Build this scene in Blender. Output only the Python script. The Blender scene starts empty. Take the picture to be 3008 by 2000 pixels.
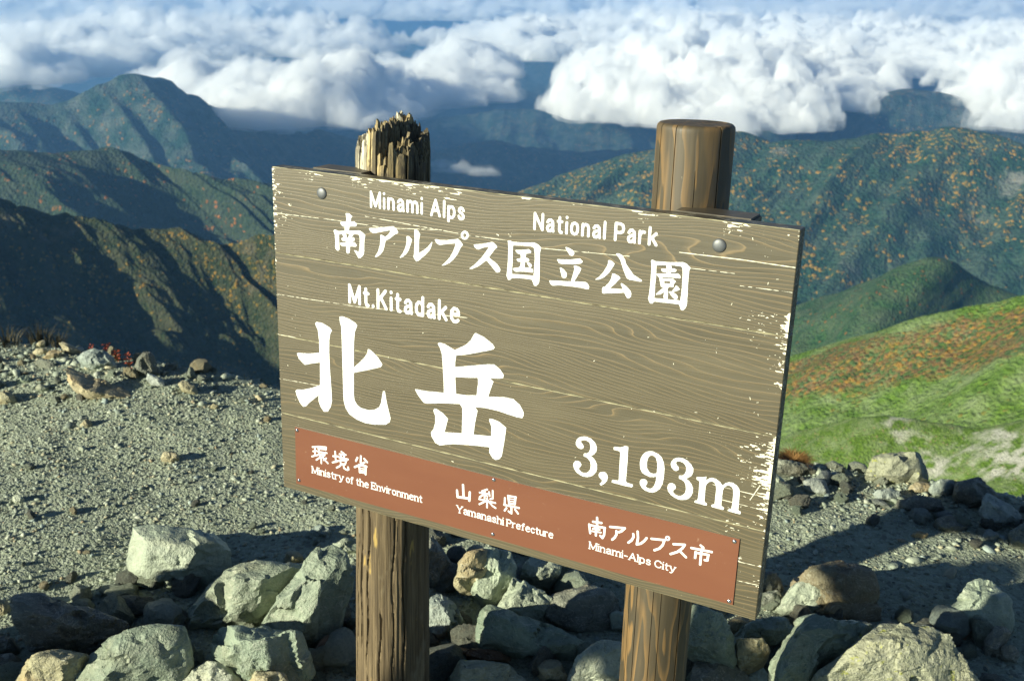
import bpy, bmesh, math, random, json
import numpy as np
from mathutils import Matrix, Vector

SC = bpy.context.scene
COL = SC.collection

# ------------------------------------------------------------------ camera, light, exposure
F = 3096.67 / 3008.0 * 36.0            # focal length in mm on a 36 mm wide sensor
U = np.array([0.88763534, 0.1657742, -0.42967711])          # the board's long edge seen from the camera (right, down, forward)
V = np.array([-0.03125709, 0.95390454, 0.30345547])         # the board's short edge, downwards
TLC = np.array([-0.54836331, -0.3968521, 2.40728518])       # top left corner of its face
NB = np.cross(U, V)                                         # into the board
_d = math.radians(1.9)
G = math.cos(_d) * V + math.sin(_d) * NB                    # plumb line
EZ = -G
EY = np.array([0, 0, 1.0]) + G[2] * EZ
EY = EY / np.linalg.norm(EY)
EX = np.cross(EY, EZ)
R = np.array([EX, EY, EZ])                                  # world from camera
CH = 1.95                                                   # eye height above the stones
CAM = np.array([0.0, 0.0, CH])

cam_d = bpy.data.cameras.new("camera")
cam_d.lens = F
cam_d.sensor_width = 36
cam_d.clip_start = 0.05
cam_d.clip_end = 200000
cam_d.dof.use_dof = True
cam_d.dof.focus_distance = 2.1
cam_d.dof.aperture_fstop = 9.0
cam_o = bpy.data.objects.new("camera", cam_d)
COL.objects.link(cam_o)
cx, cy, cz = R @ np.array([1, 0, 0]), R @ np.array([0, -1, 0]), R @ np.array([0, 0, -1])
cam_o.matrix_world = Matrix(((cx[0], cy[0], cz[0], CAM[0]), (cx[1], cy[1], cz[1], CAM[1]), (cx[2], cy[2], cz[2], CAM[2]), (0, 0, 0, 1)))
SC.camera = cam_o

SUN_AZ, SUN_EL = math.radians(59), math.radians(17)         # the sun stands behind the left shoulder
SD = np.array([-math.sin(SUN_AZ) * math.cos(SUN_EL), -math.cos(SUN_AZ) * math.cos(SUN_EL), math.sin(SUN_EL)])
sun_d = bpy.data.lights.new("sun", 'SUN')
sun_d.energy = 5.0
sun_d.angle = math.radians(0.55)
sun_d.color = (1.0, 0.965, 0.745)
sun_o = bpy.data.objects.new("sun", sun_d)
COL.objects.link(sun_o)
sun_o.rotation_euler = Vector(SD).to_track_quat('Z', 'Y').to_euler()

w = bpy.data.worlds.new("World")
SC.world = w
w.use_nodes = True
wn = w.node_tree
wn.nodes.clear()
sky = wn.nodes.new('ShaderNodeTexSky')
sky.sky_type = 'NISHITA'
sky.sun_disc = False
sky.sun_elevation = SUN_EL
sky.sun_rotation = math.atan2(SD[0], SD[1])
sky.altitude = 3100
sky.air_density = 1.0
sky.dust_density = 0.3
sky.ozone_density = 2.0
bg = wn.nodes.new('ShaderNodeBackground')
bg.inputs['Strength'].default_value = 0.05
wo = wn.nodes.new('ShaderNodeOutputWorld')
wn.links.new(sky.outputs[0], bg.inputs[0])
wn.links.new(bg.outputs[0], wo.inputs[0])

SC.view_settings.view_transform = 'Standard'
SC.view_settings.look = 'None'
SC.view_settings.gamma = 1.0
SC.view_settings.use_curve_mapping = False
SC.view_settings.exposure = 0.88
SC.render.engine = 'CYCLES'
cy_ = SC.cycles
cy_.use_denoising = True
cy_.max_bounces = 20
cy_.diffuse_bounces = 3
cy_.glossy_bounces = 3
cy_.volume_bounces = 20
cy_.transparent_max_bounces = 24
cy_.sample_clamp_indirect = 6.0
cy_.caustics_reflective = False
cy_.caustics_refractive = False

# ------------------------------------------------------------------ helpers
def ray(px, py):
    """direction in the world of a point of the 3008 x 2000 photograph"""
    d = R @ np.array([(px - 1504.0) / 3096.67, (py - 1000.0) / 3096.67, 1.0])
    return d


def at_dist(px, py, dist):
    d = ray(px, py)
    return CAM + d * dist / math.hypot(d[0], d[1])


def at_z(px, py, z=0.0):
    d = ray(px, py)
    return CAM + d * ((z - CH) / d[2])


def bpt(u, v, n=0.0):
    """a point of the board (mm right, mm down, mm out of the face) in the world"""
    return CAM + R @ (TLC + U * u * .001 + V * v * .001 - NB * n * .001)


def tag(o, label=None, cat=None, group=None, kind=None):
    if label: o['label'] = label
    if cat: o['category'] = cat
    if group: o['group'] = group
    if kind: o['kind'] = kind
    return o


def link(name, me, mat=None, parent=None, smooth=False):
    o = bpy.data.objects.new(name, me)
    COL.objects.link(o)
    if mat is not None:
        for m in (mat if isinstance(mat, (list, tuple)) else [mat]):
            me.materials.append(m)
    if parent: o.parent = parent
    if smooth: me.shade_smooth()
    return o


def mesh_np(name, verts, faces):
    """verts (n,3), faces (m,k) arrays -> mesh, all faces with k corners"""
    me = bpy.data.meshes.new(name)
    verts = np.asarray(verts, np.float32)
    faces = np.asarray(faces, np.int32)
    me.vertices.add(len(verts))
    me.vertices.foreach_set('co', verts.ravel())
    m, k = faces.shape
    me.loops.add(m * k)
    me.loops.foreach_set('vertex_index', faces.ravel())
    me.polygons.add(m)
    me.polygons.foreach_set('loop_start', np.arange(m, dtype=np.int32) * k)
    me.polygons.foreach_set('loop_total', np.full(m, k, np.int32))
    me.update(calc_edges=True)
    return me


def grid_faces(nu, nv):
    i = np.arange(nu - 1)[:, None] * nv + np.arange(nv - 1)[None, :]
    i = i.ravel()
    return np.stack([i, i + nv, i + nv + 1, i + 1], 1)


def _hash(ix, iy, iz, s):
    h = (ix * 73856093) ^ (iy * 19349663) ^ (iz * 83492791) ^ (s * 2654435761 & 0x7fffffff)
    h = (h ^ (h >> 13)) * 1274126177 & 0xffffffff
    h = (h ^ (h >> 16)) * 2246822519 & 0xffffffff
    return (h >> 8) & 0xffff


def pnoise(P, seed=0):
    """value noise with smooth interpolation, -1..1"""
    P = np.asarray(P, np.float64)
    I = np.floor(P).astype(np.int64)
    f = P - I
    f = f * f * f * (f * (f * 6 - 15) + 10)
    out = 0
    for dx in (0, 1):
        wx = f[..., 0] if dx else 1 - f[..., 0]
        for dy in (0, 1):
            wy = f[..., 1] if dy else 1 - f[..., 1]
            for dz in (0, 1):
                wz = f[..., 2] if dz else 1 - f[..., 2]
                out = out + wx * wy * wz * _hash(I[..., 0] + dx, I[..., 1] + dy, I[..., 2] + dz, seed)
    return out / 32767.5 - 1


def fbm(P, oct=4, seed=0, gain=.5, lac=2.03, ridged=False):
    P = np.asarray(P, np.float64)
    a, s, n = 1.0, 0, 0
    for k in range(oct):
        v = pnoise(P * lac ** k + 17.3 * k, seed + k)
        if ridged: v = 1 - 2 * np.abs(v)
        s = s + a * v
        n += a
        a *= gain
    return s / n


def xyz(x, y, z=0.0):
    x, y, z = np.broadcast_arrays(x, y, z)
    return np.stack([x, y, z], -1)


class NT:
    """small node-tree writer"""
    def __init__(self, name):
        self.m = bpy.data.materials.new(name)
        self.m.use_nodes = True
        self.t = self.m.node_tree
        self.t.nodes.clear()
        self.out = self.t.nodes.new('ShaderNodeOutputMaterial')

    def n(self, typ, ins=None, **kw):
        nd = self.t.nodes.new('ShaderNode' + typ)
        for k, v in kw.items(): setattr(nd, k, v)
        for k, v in (ins or {}).items():
            s = nd.inputs[k]
            if hasattr(v, 'is_output') or isinstance(v, bpy.types.NodeSocket): self.t.links.new(v, s)
            else: s.default_value = v
        return nd

    def math(self, op, a, b=0.0, c=None):
        ins = {0: a, 1: b}
        if c is not None: ins[2] = c
        return self.n('Math', ins, operation=op).outputs[0]

    def mix(self, fac, a, b, typ='MIX'):
        nd = self.t.nodes.new('ShaderNodeMix')
        nd.data_type = 'RGBA'
        nd.blend_type = typ
        for i, v in ((0, fac), (6, a), (7, b)):
            if isinstance(v, bpy.types.NodeSocket): self.t.links.new(v, nd.inputs[i])
            else: nd.inputs[i].default_value = (tuple(v) + (1,)) if isinstance(v, (tuple, list)) and len(v) == 3 else v
        return nd.outputs[2]

    def ramp(self, fac, stops, interp='LINEAR'):
        nd = self.n('ValToRGB', {0: fac})
        cr = nd.color_ramp
        cr.interpolation = interp
        while len(cr.elements) < len(stops): cr.elements.new(.5)
        for e, (p, c) in zip(cr.elements, stops):
            e.position = p
            e.color = (c, c, c, 1) if isinstance(c, (int, float)) else tuple(c) + (1,)
        return nd.outputs[0]

    def noise(self, vec, scale, detail=4, rough=.55, dist=0.0, out=0):
        ins = {'Scale': scale, 'Detail': detail, 'Roughness': rough, 'Distortion': dist}
        if vec is not None: ins['Vector'] = vec
        return self.n('TexNoise', ins).outputs[out]

    def coord(self, which='Object'):
        return self.n('TexCoord').outputs[which]

    def map(self, vec, scale=(1, 1, 1), loc=(0, 0, 0), rot=(0, 0, 0)):
        return self.n('Mapping', {'Vector': vec, 'Scale': scale, 'Location': loc, 'Rotation': rot}).outputs[0]

    def bump(self, h, strength=.3, dist=.01, normal=None):
        ins = {'Height': h, 'Strength': strength, 'Distance': dist}
        if normal is not None: ins['Normal'] = normal
        return self.n('Bump', ins).outputs[0]

    def bsdf(self, **k):
        ins = {}
        names = dict(color='Base Color', rough='Roughness', normal='Normal', spec='Specular IOR Level', metal='Metallic', coat='Coat Weight', coatr='Coat Roughness', sub='Subsurface Weight')
        for a, v in k.items():
            ins[names[a]] = (tuple(v) + (1,)) if isinstance(v, (tuple, list)) and len(v) == 3 else v
        b = self.n('BsdfPrincipled', ins)
        self.t.links.new(b.outputs[0], self.out.inputs[0])
        return self.m

# ------------------------------------------------------------------ measured lettering, in mm on the board (right, down)
TR_P = {"title":[[[[204.5,84.2],[214,83.6],[222.6,89.4],[219,94.2],[218.1,101.7],[223,101.1],[227.7,100],[234.1,104.1],[234,108.1],[231,110.9],[214.6,113.1],[212.3,122.5],[234.4,119.9],[242.6,118.7],[250.7,122.6],[256.8,127.2],[254.6,136.8],[253.7,145.8],[253.4,163.5],[251.8,172.2],[244,180.1],[239.3,181.8],[235.8,179.8],[230.1,170.6],[226,166.2],[227.8,164.9],[233.7,166.1],[238.4,167.3],[240.9,155.3],[241.7,142.4],[241.2,131.6],[239,128.5],[234.3,127.8],[226.1,128.6],[219.4,137.1],[225.3,136.1],[228.2,139.2],[227,143.8],[220.5,145.8],[222.8,147],[228.1,147.1],[232.7,151.4],[233.3,154.8],[230.3,156.7],[215.3,157.9],[214.8,166.7],[212.8,173.4],[208.6,175.7],[205.1,173.9],[204.4,159.1],[193.5,160.5],[189.3,158],[187,154.3],[191.2,152.5],[203.8,150.7],[203.8,147.7],[196.1,148.2],[192.6,145.7],[191.5,142.3],[193.9,141],[197.8,140.1],[194.6,132.5],[185.1,134.5],[186.2,165.4],[185.9,169],[181.4,172.8],[175.9,169.8],[174.5,165.9],[174.9,150.9],[173.7,136.1],[170.6,128.6],[172.1,125.6],[176.3,125.1],[184.1,126.9],[200.5,124.4],[202.5,114.6],[195.6,114.7],[191,110.8],[189.5,106.5],[191.7,105.1],[205.9,103.6],[206.1,95.8],[204.5,87.1]],[[201.8,131],[207.2,130],[213.4,129.9],[210.5,138.5],[205.2,139.3],[206.5,135],[204.8,131.8]]],[[[266.5,111.9],[268.3,109.8],[285.5,107.8],[315.2,101.6],[331.1,98.5],[337.8,102.3],[343.6,109.7],[341.1,112.9],[334.4,116.1],[320.8,127],[310.5,132.9],[307,146.7],[303.5,156.9],[295.4,166.8],[287.2,172.3],[282,173.5],[282.6,171.5],[290.8,158.6],[295,145.3],[296.8,130.5],[296.3,122.3],[299.2,121.2],[303.7,121.9],[309.4,124.8],[317.4,118.2],[323.7,109.7],[320.9,108.9],[303.8,113],[286.6,118.4],[277.4,120.5],[270.5,117.3]]],[[[364.1,117.2],[366.9,115.4],[371.3,115.3],[379.1,122],[376.4,130],[371.4,144.1],[365.8,153.5],[355.7,162.6],[348.4,166.3],[347.3,165.2],[355.7,153.9],[361.3,142.5],[364.7,130.5],[365.2,121.8]]],[[[384.6,99.4],[390.1,98.5],[395.6,101.4],[399.7,108],[397.9,112],[396.3,127.4],[396.4,149],[407.9,141.7],[419.2,132.1],[429,120.2],[430.3,120.7],[426.9,132.1],[422.6,140.2],[412.8,151.1],[404.7,157.9],[395.9,165.9],[390.4,168.4],[387.1,166.1],[382.4,159.5],[383.7,153.1],[385.2,128.9],[384.6,107.9]]],[[[436,115.3],[438.1,113.3],[448.4,113.7],[466.6,111.7],[493.2,105.5],[498.5,108.7],[505.3,116.7],[503.5,119.8],[499.9,123.5],[492.7,138.6],[483.3,151.1],[473.8,160],[461,167],[453.4,169],[462,161.2],[473.6,148.2],[482,133.4],[487.6,118.6],[486.5,116.1],[466.8,119.8],[449.6,124.4],[445.3,124.2],[439.8,120.9]]],[[[519,94.6],[518.7,97.2],[517.8,99.6],[516.4,101.8],[514.4,103.6],[512.1,104.8],[509.7,105.5],[507.2,105.4],[504.9,104.8],[502.8,103.5],[501.3,101.7],[500.3,99.5],[499.9,97],[500.2,94.5],[501.1,92],[502.6,89.8],[504.5,88.1],[506.8,86.8],[509.3,86.2],[511.7,86.2],[514.1,86.9],[516.1,88.2],[517.6,90],[518.6,92.2]],[[513.5,95.5],[513.3,96.6],[513,97.6],[512.4,98.6],[511.5,99.4],[510.6,99.9],[509.6,100.2],[508.5,100.2],[507.6,99.9],[506.7,99.3],[506.1,98.5],[505.6,97.6],[505.5,96.5],[505.6,95.4],[506,94.3],[506.6,93.4],[507.4,92.6],[508.4,92.1],[509.4,91.8],[510.4,91.8],[511.4,92.1],[512.2,92.7],[512.9,93.5],[513.3,94.4]]],[[[531.3,113.8],[532.8,112.3],[550.9,109],[575.5,101.7],[579.6,103],[585.9,108.6],[587.9,111.6],[583,115],[578.1,121.6],[568.2,135],[570.3,137],[587.1,145.9],[593.4,152.9],[596.1,157.1],[595.3,161.9],[589.2,164.9],[585.6,164.2],[574.9,153.6],[565.4,144.7],[561.7,142.8],[552,151.2],[541.8,159.1],[528.2,165.7],[522.4,166.1],[523.5,164.3],[533.3,156.6],[551.6,137.2],[561.6,122.9],[568.1,113.2],[561.4,113.8],[553.2,117],[544,121.7],[538.8,121.7],[533.4,117.7]]],[[[610.9,94.9],[615.4,93.4],[622,95.3],[644.5,94.1],[672.1,90.5],[681.1,93.6],[688.4,99.4],[686.1,106.9],[685.5,116],[686.4,135.8],[687.1,169.5],[685.6,174.4],[679.9,180.5],[675.4,180.5],[669.9,168.8],[657.4,168.3],[637.3,169.7],[623.4,171.4],[620.7,175.5],[614.7,176.8],[610.8,168.1],[612.3,151.6],[613.1,129.4],[613.2,109.2],[612,99.3]],[[623.8,102.8],[644.7,100.5],[664.6,99.3],[671.6,101.6],[673.5,112.2],[674.5,124.7],[673.8,143.1],[673.3,159.6],[657.1,160.5],[623.4,163],[623.9,135.3],[623.4,112.4]]],[[[629.1,111.7],[653,108.1],[659.9,105.8],[665.8,109.6],[664.7,113.8],[654.3,116.1],[654.6,118.8],[653.4,124.4],[659.6,124.9],[662.3,128.2],[661.4,131.3],[652.5,133.4],[652.3,145.1],[664.4,143.5],[671,146.2],[671.7,151.1],[670.3,153.4],[656.8,153.7],[640.8,155.5],[631.8,157.4],[627.6,155],[625.4,150.3],[637.5,147.9],[642.3,143.3],[642.8,135],[636,135],[632.8,131.3],[634.3,129.3],[642.5,127.2],[642,120.9],[640.9,118.8],[634.9,118.2],[631.3,115.5]]],[[[656,133.5],[662,133.3],[668.1,137],[668.1,141.1],[664.4,143],[661.3,141.6]]],[[[741.2,91.6],[744,90.6],[751.7,92.4],[759.6,96.3],[761.7,101.3],[760.1,105.6],[755.4,107.2],[752,106.2],[745.3,98.2]]],[[[723.7,118.1],[752.9,115],[774.6,109.8],[780.5,114.3],[780.2,117.5],[776.1,120],[758.2,123.7],[737.2,126.1],[728.9,125.9]]],[[[731.3,135],[733.2,133.9],[739.6,136.6],[746.7,142.8],[747.7,148],[746.2,152.8],[742,155.2],[737.1,153.6],[734.8,147.2]]],[[[761.7,126.7],[765,125.4],[772.6,126.6],[778.5,129.8],[776.9,134.9],[764.6,158.4],[757.2,159.8],[760.3,146.2],[763.5,133.2],[762.3,128.9]]],[[[708.9,165.4],[710.8,164.1],[736,161.5],[757.2,159.5],[764.8,158.2],[788.6,156.1],[793.4,157.6],[797.6,164.2],[797.4,168.7],[793.2,170.4],[779.8,169.1],[765.4,169.4],[731.6,171],[717.1,174.1],[712.1,171.4]]],[[[834.8,104.9],[838.5,104.4],[844.2,106.4],[849,110.1],[847.4,114.3],[842.4,122.4],[837.4,131.1],[828.7,139.9],[818.8,146.4],[809.1,148.3],[817.6,141],[826.2,130],[832.9,117.6],[835.2,110.3]]],[[[850.5,90.7],[853.1,89],[857.7,88.9],[864.3,91.9],[870.3,99.3],[872.1,106.1],[879.6,115.5],[890.4,127.1],[898.8,130.7],[907.2,134.7],[907.8,137.2],[903.8,138.4],[882,137.7],[876.4,135.6],[873.9,132],[866.9,117.3],[860.4,101.6],[856.3,96],[852.5,93.5]]],[[[844.8,130.9],[849.4,130.1],[856.9,132.7],[861.7,134.7],[862.4,138.1],[858.5,142.2],[852.6,150.1],[842.1,161],[851.4,160.5],[869.1,158.9],[864.5,149.3],[864.8,147.4],[868,147.4],[878.5,153.4],[886.3,160.1],[887.8,165.2],[887.1,171.5],[882.8,175.5],[879.1,174.5],[872.5,165.3],[861.1,167.7],[828,173.8],[825.8,171.9],[825.5,163.9],[827.2,160.5],[831.8,159],[839.5,149.4],[843.6,140.8],[844.6,134.5]]],[[[923.3,93],[925.9,91.6],[933.6,93.7],[963.4,91.6],[987.8,88],[994.5,90.1],[1003.1,96.9],[1000.9,104.4],[1000.8,113.8],[1001,136],[1002.2,165.1],[1001.5,173],[997.7,179.7],[994,182.2],[990.9,181.2],[986.6,171.6],[969.8,171.9],[935.7,173.7],[932.9,177.9],[928,178.4],[925.5,175.3],[923.1,169.5],[924.4,160.5],[925.4,138.5],[925.1,116.9],[925.3,106.5]],[[935.2,101.2],[954.3,98.6],[968.2,97.1],[983.8,96.6],[987.1,99.6],[988.4,107.9],[989.1,129.2],[989.3,146.4],[988.1,164.3],[984.1,163.2],[969.3,164.6],[935.6,166.5],[935.9,158.8],[935.5,141.4],[936,119.7]]],[[[954.3,98.6],[962.1,97.5],[965.7,99.1],[965.7,103.9],[964.9,110.8],[964.3,113.9],[956.5,115],[956.1,105.2]]],[[[944.4,107.7],[947,106.5],[955.7,105.5],[965.7,103.9],[971.2,102.5],[976.2,104.9],[975.2,108.5],[964.9,111.1],[951,112.8],[947.4,111.6]]],[[[936.4,117.9],[956.4,114.9],[979,111.6],[984.4,114.5],[985.1,119.1],[983.2,120.4],[967.5,121],[946.5,123.3],[941.2,123.7],[937.5,120.8]]],[[[941.7,123.6],[952,125.1],[970.2,122.5],[976.8,127.6],[972.1,134.7],[973.1,138.9],[963.7,139.8],[960.3,146],[962.7,149.1],[962.8,155.6],[962.4,165.6],[955.6,165.8],[953.7,160.9],[954.4,156],[954.7,151.2],[947.4,157.5],[937.8,159.8],[939.3,156.5],[947.6,148.3],[954.1,140.6],[949.8,142.8],[947.1,141.4],[944.6,132.3],[943.3,127.3]],[[953,129.7],[965.9,128.7],[965,133.4],[953.6,134.4]]],[[[977.4,135],[981,136.4],[985.6,141.3],[984.2,143.3],[972.4,149.4],[980.6,152.9],[982.9,156.9],[982.5,160.4],[978.8,162.5],[975.2,161.9],[968.5,155.6],[963.6,149.4],[965.3,148.7],[969.3,148.5],[973.6,142.7]]]],"name":[[[[112,354],[117,349.9],[134.5,350.3],[153.9,357.2],[160.3,363.5],[154.6,373.7],[152,389],[150.8,419.1],[151.8,456.5],[154.6,501.6],[155.9,537.8],[152.1,554],[142.9,568.5],[131.6,570.9],[122.9,562],[116.5,547.7],[116.6,532.2],[90.3,555],[77.4,568.4],[69.3,571.1],[60.4,563.1],[50.7,545.4],[47.7,534.2],[52.4,530.4],[70.8,527.1],[96.1,517.9],[121.9,505.1],[123.3,448.6],[95.9,456.5],[78.8,462.5],[71,458.2],[61.1,450.5],[55.5,438.1],[59.4,436.1],[92.2,431.9],[122.5,424.5],[122.3,394.2],[119.7,370.4],[114.5,360.1]]],[[[182.3,326.9],[191.3,324.5],[208.2,327.2],[227.2,334.1],[231.7,339.7],[224.7,356.3],[221.6,386.1],[220.4,442.8],[234.1,430],[251.3,412.1],[258.9,399.7],[260,391.2],[264.2,390.5],[274.6,395.9],[289.1,407],[300,420.6],[295.2,427.9],[261.5,441],[220.2,455.9],[219.5,507.8],[220.8,522.7],[228.2,533.6],[238.9,539],[260.3,540.2],[277.4,535.7],[290.2,526.5],[295.6,515.1],[298.9,495.7],[301,485],[306.3,484],[311.3,511.8],[321.6,547.2],[319.5,557.1],[307.9,566.2],[277,572.5],[251.3,574.6],[227.6,571],[206,562.1],[195.3,548.9],[190.1,532.7],[189,513.9],[188.5,457.2],[187.5,382.9],[186.5,349.9],[182.9,337.7]]],[[[445.9,345.2],[450.8,341.9],[464.1,343],[489.6,352.5],[516.6,335.8],[529.3,322.7],[537.5,306.6],[540.7,304.7],[561.1,310.4],[582.6,322.2],[588,329.1],[585,333.5],[568.2,340.4],[542.8,349.3],[517,358.1],[493.5,363.8],[491.2,379.2],[490.9,391.3],[534.9,379.7],[571.2,370],[588.1,367.3],[603.2,376.3],[611.6,386.6],[610.1,393.7],[601.7,396.7],[578.4,400.2],[587.2,406.7],[580.3,426.4],[575.4,443.5],[613.6,436.8],[635.8,436.3],[651.9,446],[662.5,461.8],[662.2,469.8],[659.3,475.6],[646.7,476.1],[623.3,474],[601.9,471.4],[569.6,471],[543.2,474],[549.9,481.2],[546.4,498.3],[543.5,515.4],[540.7,539.4],[585.1,533.8],[584.8,510.6],[579.1,498.6],[579.6,493.9],[587.5,492.7],[604.9,496.1],[621.2,505.8],[619.7,525.5],[617.2,544.5],[612.7,574.5],[607.6,582.9],[597.9,587.3],[590.2,584.9],[581.2,573.4],[581.9,560.8],[543.6,565.3],[490,573.7],[471.9,579.3],[453.7,585.1],[442.2,581.7],[431.7,567],[430.9,557.6],[437.3,548.8],[441.7,533.1],[441.5,516.3],[436.4,504.8],[439,499],[444.7,498.9],[461.8,505.7],[475.1,516.5],[471.3,530.9],[466.5,550.2],[510.8,543.3],[511.5,497.4],[510.8,483.1],[505.1,475.1],[461.5,481.5],[420.7,490.9],[411.5,491.1],[399.9,480.9],[390.6,469.1],[387.6,462.8],[415.9,462],[463.4,456.7],[461.9,425.2],[458.7,385.2],[456.7,367.4],[452,354.1]],[[491.8,414],[531.2,408.5],[548.5,405],[549.2,416.5],[546.2,445.9],[523.3,450.5],[494.7,453.2]]]],"height":[[[[804.2,485.8],[812.1,485.2],[821.1,487.2],[829.3,493.2],[833.7,500],[835.1,507.6],[833.6,514.8],[829,521.3],[822.4,526.1],[827.5,528.5],[832.7,533.3],[837.2,541.6],[838.2,551.3],[836.3,559.8],[830.8,567.6],[824.1,572.7],[817.3,575.3],[809.3,576.3],[801.2,575.2],[791.9,570.4],[785.9,563.7],[783.8,556.2],[784.7,550],[788.5,544.9],[793.9,543.6],[799.5,545.5],[802.5,550.3],[801.1,554.6],[796.8,560.1],[798,562.9],[802.7,566.8],[808.8,567.8],[815.7,565.9],[820.4,561],[823.1,554.9],[823.4,546.9],[821.7,539.3],[816.8,533.5],[811.7,531.2],[806.7,530.4],[805.9,525.1],[807.8,523.2],[813.2,522.2],[817.9,517.9],[820.2,510.9],[820,503.1],[817.7,496.7],[812.6,494.1],[806.6,493.3],[798.8,496.5],[798.5,499.6],[802.2,503.7],[805.1,507],[804.7,512],[801.4,515.2],[796.9,515.7],[790.8,513.2],[787,508.1],[786.7,502.7],[789.7,494.6],[795.4,489.1]]],[[[852.8,554.8],[857.7,555.1],[861.9,559.6],[863.3,566.2],[861.8,573.5],[857.3,580.6],[849.3,587.3],[845.7,584.5],[850.3,578.3],[850.8,574.7],[845.8,570.4],[842.7,567.2],[842.8,562.2],[846,557.4]]],[[[871.9,494.8],[874.2,493.3],[887.6,491.7],[894,487.9],[896.8,486.5],[903.7,486.6],[904.3,518.1],[904,535.7],[903.8,563.3],[906.2,566.7],[919.2,567.4],[919.5,571.3],[917.8,574.5],[898,575.1],[872.6,574.1],[873.2,568.3],[885.8,566.7],[887.7,563.3],[887.2,529.9],[887.2,503.5],[884.8,500.9],[872.2,500.3]]],[[[950.7,485.6],[958.1,484.8],[968.6,487.7],[976.5,493.5],[981.9,503.8],[984.4,516.6],[984.5,535.9],[982.8,549.9],[978.2,562.7],[970.4,571],[963.1,574.9],[955.6,575.6],[947.9,574.6],[940,570.7],[934.7,563.6],[933.8,557],[936.3,551.9],[941.3,549.5],[947,549.8],[950.5,554.8],[949.6,559],[947,564.5],[950.2,567.1],[956,567.9],[961.4,565.4],[965.2,559],[967.8,549.6],[968.9,537.7],[962.4,540.5],[954,541.8],[944.4,539.7],[937.5,536.5],[932.7,528.9],[931.1,515.7],[932.4,504.7],[937.3,494.9],[943.4,488.7]],[[955.5,493.4],[960.7,494.3],[964.8,498.2],[967.8,507.1],[968.9,517.4],[968.6,530],[962.8,533.1],[956.2,533],[951.2,529.8],[946.9,522.6],[946.1,512.1],[947.7,502.1],[951,496.1]]],[[[1013.5,485.6],[1021.6,485.3],[1031,488.4],[1038.7,494.1],[1044,502.4],[1044.2,509.9],[1041.7,517.6],[1036.7,523.1],[1031.4,527.1],[1037.3,530.6],[1043.3,536.8],[1046.9,544.6],[1047.1,554.1],[1044.6,562.4],[1039.7,569],[1033.6,573.1],[1026.5,575.5],[1019.1,576.1],[1010.7,574.4],[1002,570.3],[995.9,564],[993.6,556.8],[994.3,549.8],[998.1,545.2],[1003.1,543.6],[1008.3,545.4],[1011.8,550.8],[1010.1,555.6],[1006.2,559],[1006.2,562.9],[1010,566.3],[1014.8,568.5],[1022.1,567.6],[1028.2,563.2],[1031.8,557],[1032.3,548.2],[1030.9,540.8],[1027.6,534.9],[1022.8,531.8],[1015.8,530.6],[1015.7,523.9],[1022.9,522.2],[1027.1,517.8],[1029.5,511.5],[1029.1,504],[1026.3,497.5],[1021.5,494.4],[1015,493.2],[1009.6,494.1],[1007,497.8],[1008.4,501.3],[1013.3,505.8],[1014.7,511.2],[1009.5,515.8],[1004,515.2],[998.5,510.3],[996.4,504.1],[997.9,497],[1002,490.8],[1007.2,487.3]]],[[[1052.1,518.3],[1064.1,516],[1071.9,513],[1071.9,520.8],[1077.5,515.2],[1083.5,512.8],[1090.6,512.9],[1099,516.5],[1105.8,523.4],[1111.4,517.3],[1118.1,513.6],[1126,513],[1134.2,516.8],[1139.1,522.7],[1141.2,528.7],[1141.7,544.6],[1141.9,568.2],[1147.5,570.6],[1147.4,575.5],[1144.4,576.1],[1123.2,575.8],[1122.1,573.4],[1123.1,569.8],[1127.9,569],[1128.8,560.2],[1128.9,538.4],[1127.9,528.3],[1125.2,523.3],[1120.6,520.7],[1114.5,521.7],[1109.7,527.1],[1107.3,534.3],[1107.3,558.1],[1107.5,567.6],[1113.4,570.8],[1112.5,575.4],[1109,575.6],[1087.9,575],[1087.1,571.8],[1088.7,569.5],[1093.5,567.8],[1093.8,552],[1093.8,532.9],[1092.3,525.7],[1088.8,521.4],[1083.3,520.4],[1078.2,522.6],[1073.4,529.4],[1072.2,536.4],[1072.4,553.5],[1072.3,565.1],[1074.2,568.4],[1078.2,570.3],[1077.9,574.7],[1073.9,575.2],[1052,574.3],[1052.6,570.1],[1057.9,568.2],[1058.8,562.7],[1059.1,546.3],[1058.8,527.3],[1056.8,524.9],[1052.2,524.1]]]]}
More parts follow.
